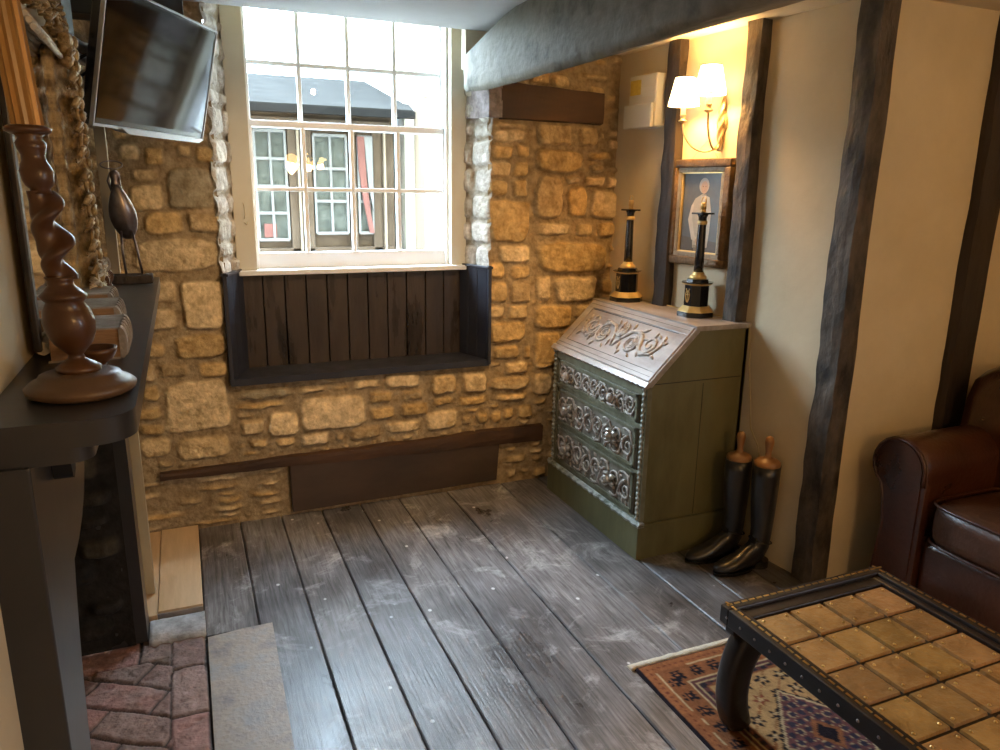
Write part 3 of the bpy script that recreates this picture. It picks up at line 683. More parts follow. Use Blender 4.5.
q = MB(); q.prism([(0, 0), (.07, 0), (.062, -.03), (.052, -.06), (.03, -.068), (.018, -.06), (.01, -.03)], lambda u, v, d: (-.212 + d, 1.225 + u, SH - .078 + v), .001, .028)
q.build('added_dark_mark', M['blackmatt'], mp, bevel=.004)  # black piece added to stand in for a dark mark under the shelf

# ---- lean-to black timber round the alcove corner behind the television
bb = thing('black_boxing', (-.2, 3.3, 2.09), 'black painted boxing at the top of the stone wall behind the television', 'panel')
MB().box(-.72, .075, 3.20, 3.335, 2.085, 2.19).build('top_box', M['blackboard'], bb, bevel=.004)
tag(MB().box(LX, -.250, 2.37, 2.755, SH + .002, CZ - .002).build('painted_board', M['blackboard']), 'flat black painted board on the wall beyond the gilt mirror', 'board')
MB().box(-.72, -.31, 3.25, 3.335, 1.0, 2.085).build('side_box', M['blackboard'], bb, bevel=.004)

# ================================================================== TELEVISION
tv = thing('television', (0, 0, 0), 'flat black television with silver rim tilted on a wall bracket above the mantelpiece', 'television')
th = math.radians(27)
W_, H_ = .603, .343
q = MB(); q.box(0, W_, 0, .032, 0, H_)
q.build('casing', M['black'], tv, bevel=.005, world=False)
q = MB(); q.box(.012, W_ - .010, -.0015, .001, .020, H_ - .010); q.build('screen', M['screen'], tv, world=False)
q = MB(); q.box(-.001, .004, -.004, .008, 0, H_); q.box(W_ - .004, W_ + .001, -.004, .008, 0, H_); q.box(-.001, W_ + .001, -.004, .006, H_ - .004, H_ + .001); q.box(-.001, W_ + .001, -.004, .008, -.001, .006)
q.build('bezel', M['silver'], tv, bevel=.001, world=False)
q = MB(); q.prism([(.12, .004), (.155, -.010), (.34, -.010), (.57, -.008), (.60, .004)], lambda u, v, d: (u, d, v), -.008, .03); q.build('sound_bar', M['silver'], tv, bevel=.002, world=False)
q = MB(); q.box(.19, .35, .032, .06, .08, .24); q.tube([(.27, .06, .18), (.10, .11, .18), (-.10, .05, .20)], .014, n=6); q.tube([(.27, .06, .15), (.10, .11, .15), (-.10, .05, .17)], .014, n=6)
q.build('wall_bracket', M['silver'], tv, world=False)
q = MB()
for k in range(3): q.tube([(.05 + .02 * k, .04, .1 + .05 * k), (.0 - .02 * k, .09, .0 + .05 * k), (-.05 - .01 * k, .05, .09 + .03 * k), (-.06, .06, .22)], .004, n=6)
q.build('cable', M['blackmatt'], tv, world=False)
# local x -> (sin th, cos th), local -y faces the room
p0 = Vector((-.185, 2.217, 1.645))
xa = Vector((math.sin(th), math.cos(th), 0)); ya = Vector((-math.cos(th), math.sin(th), 0))   # ya points away from viewer side
tilt = math.radians(13); zz = Vector((0, 0, 1)) * math.cos(tilt) - ya * math.sin(tilt); yy = ya * math.cos(tilt) + Vector((0, 0, 1)) * math.sin(tilt)
mw = Matrix.Identity(4)
for i in range(3): mw[i][0], mw[i][1], mw[i][2], mw[i][3] = xa[i], yy[i], zz[i], p0[i]
tv.matrix_world = mw

# ================================================================== MIRROR (stands on the shelf against the chimney breast)
mi = thing('gilt_mirror', (-.235, 1.8, SH), 'large carved gilt mirror standing on the mantelpiece against the wall', 'mirror')
MY0, MY1, MZ0, MZ1 = 1.46, 2.18, SH + .008, 1.80
q = MB(); q.box(-.248, -.240, MY0 + .005, MY1 - .08, MZ0 + .03, MZ1 - .01); q.build('mirror_glass', M['mirrorglass'], mi)
def frame_side(p0, p1, wdir, w, seg, seed, hk=1.):
    """bulged carved profile swept from p0 to p1, stands off the wall along +X"""
    p0, p1, wdir = map(Vector, (p0, p1, wdir)); rs = []
    prof = [(0, 0), (0, .016), (.12, .022), (.2, .018), (.34, .034), (.5, .056), (.66, .052), (.8, .040), (.9, .048), (1.0, .03), (1.0, 0)]
    for i in range(seg + 1):
        t = i / seg; c = p0.lerp(p1, t); ring = []
        for (a, h) in prof:
            n = mnoise.noise(Vector((a * 6 + seed, t * (p1 - p0).length * 46, h * 20))) * .006 if h else 0
            e = (.008 * math.sin(t * (p1 - p0).length * 46) if a >= .9 else 0) * hk
            ring.append(c + wdir * (a * w + e) + Vector((h * hk + n, 0, 0)))
        rs.append(ring)
    return MB().rings(rs, True)
q = frame_side((-.248, MY1 - .19, MZ0 + .01), (-.248, MY1 - .19, MZ1 + .03), (0, 1, 0), .16, 110, 2)
for z in (1.29, 1.36, 1.44, 1.50, 1.58, 1.66, 1.73):
    for s in (-1, 1):
        pts = [(-.196, MY1 - .10 + s * (.02 + .035 * math.sin(t)), z + .032 * math.cos(t) * (1 - t / 7)) for t in [PI * 1.5 * k / 12 for k in range(13)]]
        q.tube(pts, [.0055 - .0003 * k for k in range(13)], n=6)
rr = random.Random(14)
for k in range(22):
    z = MZ0 + .03 + (MZ1 - MZ0) * k / 22; s = 1 if k % 2 else -1; yc0 = MY1 - .11 + s * .038
    for r0 in (.026, .015):
        q.tube([(-.200 + .010 * math.sin(t), yc0 + s * r0 * math.cos(t) * (1 - t / 9), z + r0 * math.sin(t) * (1 - t / 9)) for t in [5.2 * i / 12 for i in range(13)]], [.0065 - .0004 * i for i in range(13)], n=6)
    q.ell((-.190, MY1 - .11 + rr.uniform(-.02, .02), z + .012), .008, .012, .014)
q.build('side_rail', M['gilt'], mi)
MB().box(-.248, -.236, MY0 - .012, MY0 + .012, MZ0 + .01, MZ1 + .02).build('side_rail', M['tabledark'], mi, bevel=.003)
q = MB(); q.tube([(-.240, MY0, MZ1 + .005), (-.240, MY1 - .04, MZ1 + .005)], .012, n=8)
for k in range(3): q.tube([(-.226 + .006 * k, 1.66, MZ1 - .004 - .011 * k), (-.226 + .006 * k, 2.07, MZ1 - .004 - .011 * k)], .0062, n=6)
q.build('top_rail', M['paleg'], mi)
q = MB()
rr = random.Random(21)
for k in range(46):
    y = 1.66 + .50 * rr.random(); z = MZ1 + .015 + .13 * rr.random() * (1 - abs(y - 1.9) / .4)
    s = rr.choice((-1, 1)); r0 = rr.uniform(.012, .030)
    q.tube([(-.235 + .03 * rr.random(), y + s * r0 * (1 - t / 8) * math.cos(t), z + r0 * (1 - t / 8) * math.sin(t)) for t in [5 * i / 10 for i in range(11)]], [.0075 - .0005 * i for i in range(11)], n=6)
for s in (-1, 1): q.ell((-.21, 2.09 + s * .03, 1.80), .020, .022, .03)
for k in range(12): q.ell((-.205, 2.02 + .035 * (k % 4), 1.77 + .022 * (k // 4)), .016, .015, .018)
q.build('crest', M['gilt'], mi)
q = MB()
for k in range(34):
    y = 1.98 + .24 * rr.random(); z = MZ0 + .016 + .085 * rr.random(); s = rr.choice((-1, 1)); r0 = rr.uniform(.010, .022)
    q.tube([(-.215 + .03 * rr.random(), y + s * r0 * (1 - t / 8) * math.cos(t), z + r0 * (1 - t / 8) * math.sin(t)) for t in [5 * i / 8 for i in range(9)]], [.006 - .0005 * i for i in range(9)], n=6)
q.tube([(-.236, MY0 + .0, MZ0 + .014), (-.236, MY1 - .03, MZ0 + .014)], .012, n=8)
q.build('bottom_ornament', M['paleg'], mi)

# ================================================================== TURNED LAMP on the shelf
tl = thing('turned_wood_lamp', (-.153, 1.21, SH), 'tall barley twist turned wooden lamp column at the near end of the mantelpiece', 'lamp')
dxl, dyl = -.075, .0
q = MB(); q.lathe([(.060, 0), (.072, .006), (.074, .014), (.066, .021), (.056, .025), (.053, .031), (.040, .034), (.02, .036)], 0, 0, 0, n=40)
q.build('base', M['palewoodbase'], tl, world=False)
q = MB()
pr_ = [(.018, .030), (.029, .035), (.030, .041), (.022, .047), (.012, .053), (.010, .059), (.016, .066), (.025, .076), (.032, .092), (.034, .108), (.031, .124), (.024, .136), (.029, .141), (.031, .146), (.024, .152), (.017, .160), (.017, .167), (.020, .172)]
q.lathe(pr_, 0, 0, 0, n=32, dx=dxl)
rs = []
for i in range(91):
    t = i / 90; z = .168 + .122 * t; ring = []; tw = t * 2 * PI * 1.15
    env = .80 + .20 * math.sin(PI * t)
    for k in range(28):
        a = 2 * PI * k / 28
        r = (.0185 + .0062 * math.cos(2 * (a - tw))) * env
        ring.append((r * math.cos(a) + dxl * (z - .03) + .005 * env * math.cos(tw * 2), r * math.sin(a) + .005 * env * math.sin(tw * 2), z))
    rs.append(ring)
q.rings(rs, True)
q.lathe([(.014, .286), (.012, .292), (.017, .297), (.0195, .303), (.021, .316), (.0185, .322), (.015, .330), (.0145, .337), (.018, .345), (.019, .352), (.014, .359), (.022, .366)], dxl * .256, 0, 0, n=28, dx=dxl)
q.build('twisted_column', M['brownwood'], tl, world=False)
q = MB(); q.lathe([(.022, .364), (.028, .367), (.029, .371), (.022, .375)], dxl * .334, 0, 0, n=32, dx=dxl); q.build('drip_disc', M['brownwood'], tl, world=False)
q = MB(); rs = []
for i in range(9):
    z = .374 + .30 * i / 8
    rs.append([((.0195 - .0024 * (k % 2)) * math.cos(2 * PI * k / 24) + dxl * (z - .03) * .8 - .004, (.0195 - .0024 * (k % 2)) * math.sin(2 * PI * k / 24), z) for k in range(24)])
q.rings(rs, False); q.build('fluted_column', M['giltbrown'], tl, world=False)
q = MB(); q.lathe([(.014, .674), (.017, .68), (.012, .70), (.010, .73)], dxl * .52 - .004, 0, 0, n=20); q.build('bulb_holder', M['brass'], tl, world=False)

# bowl, books, bird
q = MB(); q.lathe([(.020, 0), (.020, .004), (.016, .010), (.030, .020), (.038, .033), (.040, .042), (.037, .042), (.030, .026), (.012, .016)], 0, 0, 0, n=32)
o = q.build('wooden_bowl', M['brownwood']); o.location = (-.146, 1.375, SH); o.scale = (.8, .8, .85); tag(o, 'small dark turned wooden bowl between twisted lamp and books', 'bowl')
def book(y0, y1, x0, x1, z0, h, cloth, label, name='book'):
    b = thing(name, ((x0 + x1) / 2, (y0 + y1) / 2, z0), label, 'book', 'old books lying on the mantelpiece')
    MB().box(x0 + .004, x1 - .006, y0 + .003, y1 - .003, z0 + .003, z0 + h - .003).build('pages', M['page'], b)
    q = MB(); q.box(x0, x1 - .008, y0, y1, z0, z0 + .003); q.box(x0, x1 - .008, y0, y1, z0 + h - .003, z0 + h)
    sp = [(x1 - .008 + .010 * math.sin(t), z0 + h / 2 - h / 2 * math.cos(t)) for t in [PI * k / 8 for k in range(9)]]
    q.prism(sp + [(x1 - .011, z0 + h), (x1 - .011, z0)], lambda u, v, d: (u, d, v), y0, y1)
    for k in range(4):
        yy_ = y0 + (y1 - y0) * (.2 + .2 * k)
        q.tube([(x1 - .008 + .011 * math.sin(t), yy_, z0 + h / 2 - (h / 2 + .001) * math.cos(t)) for t in [PI * j / 8 for j in range(9)]], .002, n=5)
    q.build('cover', cloth, b)
    return b
book(1.44, 1.59, LX + .035, -.105, SH, .056, M['cloth'], 'thickest old book lying nearest the bowl on the mantelpiece')
book(1.67, 1.81, LX + .035, -.127, SH, .060, M['cloth'], 'middle old book lying behind the thickest one on the mantelpiece')
book(1.90, 2.04, LX + .035, -.155, SH, .058, M['cloth'], 'third old book lying just in front of the tallest book pile')
for k, (t, m_) in enumerate(((.036, M['cloth2']), (.032, M['cloth2']), (.036, M['cloth']))):
    book(2.20, 2.34, LX + .008, -.190 + (.004 if k % 2 else 0), SH + (0, .036, .068)[k], t, m_, ('bottom', 'middle', 'top')[k] + ' book of the tall pile beside the bird figure')
bf = thing('bird_figure', (-.165, 2.60, SH), 'metal long legged bird figure with ring shaped head on a wooden block', 'ornament')
q = MB(); q.box(-.075, .072, -.035, .035, 0, .026); q.build('base_block', M['greytimber'], bf, bevel=.003, world=False)
q = MB(); rs = []
for i in range(15):
    t = i / 14; z = .135 + .165 * t
    r = .036 * math.sin(PI * min(1, (t * .93 + .03)) ** .8) ** .9 + .003
    cx = .012 - .016 * t
    rs.append([(cx + r * math.cos(a), .7 * r * math.sin(a) - .01 + .035 * (1 - t), z) for a in [2 * PI * k / 18 for k in range(18)]])
q.rings(rs, True); q.build('body', M['iron'], bf, world=False)
q = MB(); q.lathe([(.012, .29), (.013, .30), (.010, .312), (.014, .322), (.013, .334), (.006, .342)], -.007, 0, 0, n=14)
for s in (-1, 1): q.tube([(-.006 + s * .012, 0, .28), (-.010 + s * .016, -.004, .31), (-.007 + s * .010, 0, .335)], .004, n=6)
q.build('head', M['iron'], bf, world=False)
q = MB(); q.tube([(-.012 + .030 * math.cos(t), .020 * math.sin(t), .357 + .012 * math.sin(t)) for t in [2 * PI * k / 28 for k in range(28)]], .0022, n=6, closed=True); q.build('ring', M['iron'], bf, world=False)
for s in (-1, 1):
    q = MB(); q.tube([(.010 + s * .015, .0, .16), (.014 + s * .021, .004, .10), (.020 + s * .023, .0, .027)], .0036, n=8); q.build('leg', M['iron'], bf, world=False)

# ================================================================== BUREAU
BX, BY0, BY1, BXR = 1.662, 2.385, 3.195, 2.132
bu = thing('writing_bureau', (1.88, 2.79, 0), 'olive green slant front bureau with carved drawers standing against right wall', 'bureau')
q = MB()
side = [(BX + .006, .15), (BXR, .15), (BXR, .965), (1.872, .965), (BX + .006, .752)]
XN, XF = WX(BY0) - .003, WX(BY1) - .003
for y0, y1, xb in ((BY0, BY0 + .022, XN), (BY1 - .022, BY1, XF)):
    q.prism([(BX + .006, .15), (xb, .15), (xb, .965), (1.872, .965), (BX + .006, .752)], lambda u, v, d: (u, d, v), y0, y1)
q.box(BX + .01, XF, BY0 + .02, BY1 - .02, .15, .17)
q.hexa([(XN - .02, BY0, .15), (XN, BY0, .15), (XF - .02, BY1, .15), (XF, BY1, .15), (XN - .02, BY0, .96), (XN, BY0, .96), (XF - .02, BY1, .96), (XF, BY1, .96)]); q.box(BX + .006, BX + .045, BY0 + .015, BY1 - .015, .15, .745)
q.build('carcass', M['green'], bu, bevel=.003)
q = MB()
q.box(BX + .008, BXR - .01, BY0 - .0012, BY0 + .001, .7535, .7565); q.box(1.93, 1.932, BY0 - .001, BY0 + .001, .16, .74)
q.build('side_joint', M['blackmatt'], bu)
q = MB(); q.prism([(BX - .016, BY0 - .014), (XN + .001, BY0 - .014), (XF - .001, BY1 + .012), (BX - .016, BY1 + .012)], lambda u, v, d: (u, v, d), 0, .148); q.build('plinth', M['green'], bu, bevel=.003)
q = MB(); rs = []
for i in range(61):
    y = BY0 - .018 + (BY1 - BY0 + .034) * i / 60; e = .003 * math.sin(i * 1.7) + .002 * rr.uniform(-1, 1)
    rs.append([(BX - .020 + e, y, .146), (BX - .022 + e, y, .156), (BX - .010, y, .164 + e * .5), (BX + .012, y, .165), (BX + .012, y, .146)])
q.rings(rs, False); q.build('plinth_ledge', M['greyedge'], bu)
q = MB(); q.box(BX - .016, BXR, BY0 - .018, BY0 - .0, .147, .158); q.build('side_ledge', M['green'], bu, bevel=.002)
# top
q = MB(); q.prism([(1.868, BY0 - .012), (XN + .002, BY0 - .012), (XF - .001, BY1 + .012), (1.868, BY1 + .012)], lambda u, v, d: (u, v, d), .962, .982); q.build('top_board', M['slopewood'], bu, bevel=.004)
# slant front
A = Vector((BX - .002, 0, .757)); Bv = Vector((1.876, 0, .972)); sd = (Bv - A); SLL = sd.length; sd.normalize(); sn = Vector((-sd.z, 0, sd.x))
def SLM(u, v, h): return (A.x + sd.x * v + sn.x * h, BY1 + .008 - u, A.z + sd.z * v + sn.z * h)   # u from far end to near end
SW = BY1 - BY0 + .016
q = MB()
def slbox(q, u0, u1, v0, v1, h0, h1):
    q.hexa([SLM(u0, v0, h0), SLM(u1, v0, h0), SLM(u0, v1, h0), SLM(u1, v1, h0), SLM(u0, v0, h1), SLM(u1, v0, h1), SLM(u0, v1, h1), SLM(u1, v1, h1)])
slbox(q, .0, SW, .0, SLL, -.02, .004)
sl = q.build('slant_front', M['slopewood'], bu, bevel=.003)
q = MB(); bw_ = .055
slbox(q, .01, SW - .01, .012, .012 + .042, .004, .009); slbox(q, .01, SW - .01, SLL - .045, SLL - .004, .004, .009); slbox(q, .01, .01 + bw_, .054, SLL - .045, .004, .009); slbox(q, SW - .01 - bw_, SW - .01, .054, SLL - .045, .004, .009)
q.build('border_frame', M['slopewood'], sl, bevel=.002)
q = MB()   # dark incised line round the panel
slbox(q, .066, SW - .066, .056, .058, .004, .0052); slbox(q, .066, SW - .066, SLL - .050, SLL - .048, .004, .0052)
for v in (.03, SLL - .024): slbox(q, .02, SW - .02, v, v + .0016, .0085, .0096)
q.build('incised_line', M['blackmatt'], sl)
def spiral(fn, cu, cv, r, turns, dir_, start, h, w0, w1, n=26, u=None):
    pts = []; rad = []
    for i in range(n):
        t = i / (n - 1); a = start + dir_ * turns * 2 * PI * t; rr_ = r * (1 - .85 * t)
        pts.append(fn(cu + rr_ * math.cos(a), cv + rr_ * math.sin(a), h)); rad.append(w0 + (w1 - w0) * t)
    return pts, rad
def leaf(q, fn, u, v, ang, L, W, h):
    n = 7; a = []; b = []
    ca, sa = math.cos(ang), math.sin(ang)
    pts = []; rad = []
    for i in range(n):
        t = i / (n - 1); bend = .25 * L * t * t
        pts.append(fn(u + ca * L * t - sa * bend, v + sa * L * t + ca * bend, h)); rad.append(max(.0008, W * math.sin(PI * (t * .9 + .08))))
    q.tube(pts, rad, n=6)
q = MB()
cu, cv = SW / 2, SLL * .5
for s in (-1, 1):
    hh = SLL * .5
    p, r_ = spiral(SLM, cu + s * .115, cv - .005, .058, 1.6, -s, PI / 2 + (0), .006, .009, .0035, 34); q.tube(p, r_, n=6)
    p, r_ = spiral(SLM, cu + s * .115, cv - .005, .040, 1.3, -s, PI / 2, .007, .005, .002, 26); q.tube(p, r_, n=6)
    p, r_ = spiral(SLM, cu + s * .235, cv + .012, .046, 1.5, s, -PI / 2 - s * .4, .006, .008, .003, 30); q.tube(p, r_, n=6)
    pts = [(cu + s * .005, cv - .05), (cu + s * .03, cv + .0), (cu + s * .07, cv + .05), (cu + s * .125, cv + .058), (cu + s * .165, cv + .03), (cu + s * .19, cv - .02), (cu + s * .225, cv - .045), (cu + s * .28, cv - .03), (cu + s * .305, cv + .02), (cu + s * .30, cv + .05)]
    q.tube([SLM(a, b, .006) for a, b in pts], [.004, .007, .010, .010, .009, .009, .009, .008, .006, .003], n=6)
    for (lu, lv, an, L_) in ((.03, .045, 1.9, .045), (.055, .055, 1.3, .04), (.13, .062, .3, .045), (.165, .035, -.2, .05), (.16, .0, -.9, .05), (.195, -.03, -1.3, .035), (.23, .05, 1.2, .03), (.29, -.03, -.6, .035), (.305, .03, .4, .03), (.30, .045, 1.6, .03), (.27, .055, 2.4, .03), (.08, -.055, -2.2, .03), (.14, -.058, -.8, .03), (.04, -.02, -1.4, .04)):
        leaf(q, SLM, cu + s * lu, cv + lv, an if s > 0 else PI - an, L_, .0075, .006)
for k in range(-3, 4): leaf(q, SLM, cu, cv + .0, PI / 2 + k * .33, .072 - abs(k) * .006, .007, .007)
q.build('scroll_carving', M['carved'], sl)
# scalloped lower lip of the slope
q = MB(); rs = []
for i in range(161):
    u = SW * i / 160; e = .004 * abs(math.sin(i * .28 * PI / 2))
    rs.append([SLM(u, -.016 - e, -.004), SLM(u, -.016 - e, .008), SLM(u, .004, .010), SLM(u, .012, .004), SLM(u, .0, -.012)])
q.rings(rs, False); q.build('scalloped_lip', M['slopewood'], sl)
# drawers
def DM(u, v, h): return (BX - h, BY1 - u, v)     # u from far end towards near end
DW = BY1 - BY0
def dbox(q, u0, u1, v0, v1, h0, h1): q.box(BX - h1, BX - h0, BY1 - u1, BY1 - u0, v0, v1)
q = MB()
for (v0, v1) in ((.165, .178), (.366, .380), (.560, .580), (.704, .752)): dbox(q, .03, DW - .03, v0, v1, -.02, .004)
q.build('front_rails', M['greenfront'], bu, bevel=.002)
rr = random.Random(77)
for di, (v0, v1) in enumerate(((.582, .702), (.383, .557), (.181, .363))):
    q = MB(); u0, u1 = .058, DW - .058
    dbox(q, u0, u1, v0, v1, -.02, .002); dw = q.build('drawer', M['carvedbg'], bu, bevel=.002)
    q = MB(); b_ = .016
    dbox(q, u0, u1, v0, v0 + b_, .002, .008); dbox(q, u0, u1, v1 - b_, v1, .002, .008); dbox(q, u0, u0 + b_, v0, v1, .002, .008); dbox(q, u1 - b_, u1, v0, v1, .002, .008)
    q.build('drawer_border', M['greenfront'], dw, bevel=.002)
    q = MB(); hgt = v1 - v0 - 2 * b_; vc = (v0 + v1) / 2; nsp = 8 if di else 9; wv = (u1 - u0 - 2 * b_) / nsp
    for k in range(nsp):
        uc = u0 + b_ + wv * (k + .5); s = 1 if k % 2 else -1; R_ = min(hgt * .40, wv * .55)
        p, r_ = spiral(DM, uc, vc - s * hgt * .08, R_, 1.55, s, s * PI / 2, .005, .0065, .003, 26); q.tube(p, r_, n=6)
        for j in range(5):
            an = rr.uniform(0, 2 * PI); leaf(q, DM, uc + .45 * wv * math.cos(an), vc + .36 * hgt * math.sin(an), an, .026, .0055, .004)
        p2 = [(uc - wv / 2, vc + s * hgt * .42), (uc - wv * .2, vc + s * hgt * .46), (uc + wv * .2, vc + s * hgt * .40), (uc + wv / 2, vc - s * hgt * .05)]
        q.tube([DM(a, b, .004) for a, b in p2], [.004, .006, .006, .004], n=6)
    q.build('drawer_carving', M['carved'], dw)
    for u in (.175, DW - .235):
        q = MB(); c = Vector(DM(u, vc + .002, .0))
        if di == 0:
            rs = []
            for r, h in [(.010, .004), (.008, .014), (.014, .020), (.021, .028), (.021, .036), (.012, .043), (.003, .045)]:
                rs.append([(c.x - h, c.y + r * math.cos(t), c.z + r * math.sin(t)) for t in [2 * PI * k / 18 for k in range(18)]])
            q.rings(rs, True); q.build('knob', M['carved'], dw)['label'] = 'round wooden knob'
        else:
            rot = Matrix.Identity(3)
            K = 1.35
            for (dx_, dy_, dz_, a1, a2, a3) in ((-.018, 0, 0, .016, .017, .018), (-.012, .018, .012, .010, .014, .010), (-.012, -.018, .012, .010, .014, .010), (-.026, 0, -.010, .010, .009, .007), (-.020, 0, .020, .010, .012, .007), (-.012, .02, -.012, .008, .011, .008), (-.012, -.02, -.012, .008, .011, .008), (-.031, .006, .003, .003, .003, .003), (-.031, -.006, .003, .003, .003, .003)):
                q.ell(c + Vector((dx_, dy_, dz_)) * K, a1 * K, a2 * K, a3 * K)
            q.build('lion_mask_handle', M['pewter'], dw)['label'] = 'pewter lion mask handle'
# rope columns
for u in (.0, DW - .034):
    q = MB(); dbox(q, u - .0, u + .036, .165, .752, -.02, .003)
    q.build('corner_stile', M['greenfront'], bu, bevel=.002)
    q = MB(); rs = []
    for i in range(181):
        v = .17 + .575 * i / 180; r = .0075 + .0030 * math.sin(i * 2 * PI / 7)
        rs.append([DM(u + .017 + r * math.cos(t), v, .004 + r * math.sin(t)) for t in [2 * PI * k / 10 for k in range(10)]])
    q.rings(rs, True); q.build('rope_moulding', M['greyedge'], bu)

# ================================================================== BLACK COLUMN LAMPS
def column_lamp(loc, label):
    t = thing('table_lamp_base', (0, 0, 0), label, 'lamp', 'pair of black column lamp bases on the bureau')
    def octo(q, w0, w1, z0, z1, ch=.28):
        def ring(w, z):
            h = w / 2; c = w * ch
            return [(-h + c, -h, z), (h - c, -h, z), (h, -h + c, z), (h, h - c, z), (h - c, h, z), (-h + c, h, z), (-h, h - c, z), (-h, -h + c, z)]
        q.rings([ring(w0, z0), ring(w1, z1)], False)
    q = MB(); octo(q, .148, .148, 0, .022); b = q.build('foot', M['black'], t, world=False, bevel=.001)
    q = MB(); octo(q, .146, .106, .022, .046); q.build('gold_step', M['gold'], t, world=False)
    q = MB(); octo(q, .098, .098, .046, .135); octo(q, .122, .128, .143, .148); octo(q, .09, .085, .148, .160); q.build('pedestal', M['black'], t, world=False)
    q = MB(); octo(q, .104, .126, .135, .143); q.build('gold_cornice', M['gold'], t, world=False)
    q = MB()
    for s in (-1, 1):
        q.tube([(-.0505, s * .003, .062), (-.0505, s * .010, .078), (-.0505, s * .012, .095), (-.0505, s * .007, .110), (-.0505, s * .010, .120)], .0022, n=6)
    q.tube([(-.0505, 0, .060), (-.0505, 0, .112)], .0016, n=6); q.tube([(-.0505, -.009, .094), (-.0505, .009, .094)], .0016, n=6)
    q.build('lyre_ornament', M['gold'], t, world=False)
    q = MB(); q.lathe([(.036, .160), (.038, .166), (.034, .174), (.024, .180), (.026, .186), (.021, .190)], n=28); q.build('gold_collar', M['gold'], t, world=False)
    q = MB(); q.lathe([(.021, .188), (.0195, .26), (.017, .385), (.017, .392)], n=28); q.build('column', M['black'], t, world=False)
    q = MB(); q.lathe([(.017, .388), (.021, .391), (.021, .402), (.017, .405)], n=28); q.build('gold_ring', M['gold'], t, world=False)
    q = MB(); q.lathe([(.016, .403), (.018, .420), (.024, .432)], n=28); q.box(-.033, .033, -.033, .033, .431, .438); q.build('capital', M['black'], t, world=False)
    q = MB(); q.lathe([(.010, .438), (.012, .446), (.009, .450), (.0125, .454), (.0125, .476), (.009, .480)], n=20)
    for s in (-1, 1): q.tube([(0, s * .010, .45), (0, s * .016, .465), (0, s * .013, .492), (0, s * .006, .502)], .0022, n=6)
    q.build('bulb_holder', M['brass'], t, world=False)
    t.location = loc
    return t
column_lamp((1.985, 3.085, .982), 'black and gold column lamp base nearer the stone wall on the bureau')
column_lamp((2.030, 2.60, .982), 'black and gold column lamp base in front of the portrait on the bureau').rotation_euler.z = .05
q = MB()
q.tube([(2.09, 2.62, .987), (2.11, 2.55, .987), (2.125, 2.45, .988), (2.134, 2.375, .975), (2.136, 2.366, .90), (2.135, 2.35, .78), (2.137, 2.33, .66), (2.125, 2.30, .55), (2.10, 2.22, .50), (2.12, 2.21, .40), (2.14, 2.30, .36), (2.15, 2.33, .2), (2.15, 2.33, .01)], .003, n=6)
q = q.build('power_cord', M['cord']); tag(q, 'thin pale electric flex hanging down beside the bureau above riding boots', 'cord')
q = MB(); q.tube([(2.058, 3.06, .986), (2.064, 3.0, .986), (2.07, 2.9, .986), (2.085, 2.75, .986)], .003, n=6)
tag(q.build('power_cord', M['cord']), 'thin electric flex trailing from further lamp base across bureau top', 'cord')

# ================================================================== RIDING BOOTS
def riding_boot(label):
    t = thing('riding_boot', (0, 0, 0), label, 'boot', 'pair of black riding boots')
    # toe towards -x
    rings_ = [((.0, 0, .445), (0, 0, 1), .056, .053), ((.0, 0, .40), (0, 0, 1), .056, .053), ((.0, 0, .32), (0, 0, 1), .055, .050), ((.004, 0, .24), (0, 0, 1), .050, .045), ((.006, 0, .17), (0, 0, 1), .044, .040), ((.004, 0, .125), (0, 0, 1), .043, .038),
              ((-.002, 0, .095), (.25, 0, 1), .048, .037), ((-.022, 0, .070), (.8, 0, 1), .055, .036), ((-.060, 0, .052), (1, 0, .6), .048, .038), ((-.105, 0, .042), (1, 0, .25), .035, .043), ((-.150, 0, .036), (1, 0, .1), .027, .044), ((-.190, 0, .032), (1, 0, 0), .021, .036), ((-.215, 0, .029), (1, 0, 0), .014, .022), ((-.224, 0, .028), (1, 0, 0), .004, .006)]
    rs = []
    for c, d, ra, rb in rings_:
        d = Vector(d).normalized(); side_ = Vector((0, 1, 0)); other = side_.cross(d)   # for d=z -> x
        rs.append([Vector(c) + other * ra * math.cos(a) + side_ * rb * math.sin(a) for a in [2 * PI * k / 28 for k in range(28)]])
    for r in rs:
        for p in r: p.z = max(p.z, .016)
    q = MB().rings(rs, True); q.build('shaft', M['boot'], t, world=False)
    def sole(u0, u1, w): return [(u0 + (u1 - u0) * (.5 - .5 * math.cos(a)), w * math.sin(a) * (1 - .25 * math.cos(a))) for a in [2 * PI * k / 24 for k in range(24)]]
    q = MB(); q.prism([(x, y) for x, y in sole(-.228, -.03, .044)], lambda u, v, d: (u, v, d), .006, .018, True); q.prism(sole(-.045, .047, .036), lambda u, v, d: (u, v, d), .0, .030, True)
    q.build('sole_and_heel', M['black'], t, world=False)
    q = MB(); q.tube([(.006 + .047 * math.cos(a), .042 * math.sin(a), .115 - .012 * math.cos(a)) for a in [2 * PI * k / 28 for k in range(28)]], .004, n=6, closed=True, flat=.6)
    q.box(-.044, -.040, -.02, .012, .118, .138); q.build('ankle_strap', M['boot'], t, world=False)
    q = MB(); q.lathe([(.050, .435), (.052, .448), (.050, .460), (.040, .468), (.022, .474), (.013, .482), (.012, .500), (.016, .525), (.019, .542), (.015, .558), (.006, .566)], n=24)
    q.build('boot_tree', M['boottree'], t, world=False)['label'] = 'turned wooden boot tree'
    return t
b1 = riding_boot('black riding boot on the right, further from the bureau and nearer corner post')
b1.location = (2.092, 2.150, 0); b1.rotation_euler.z = .04
b2 = riding_boot('black riding boot on the left, touching the side of the bureau')
b2.location = (2.050, 2.266, 0); b2.rotation_euler.z = -.02
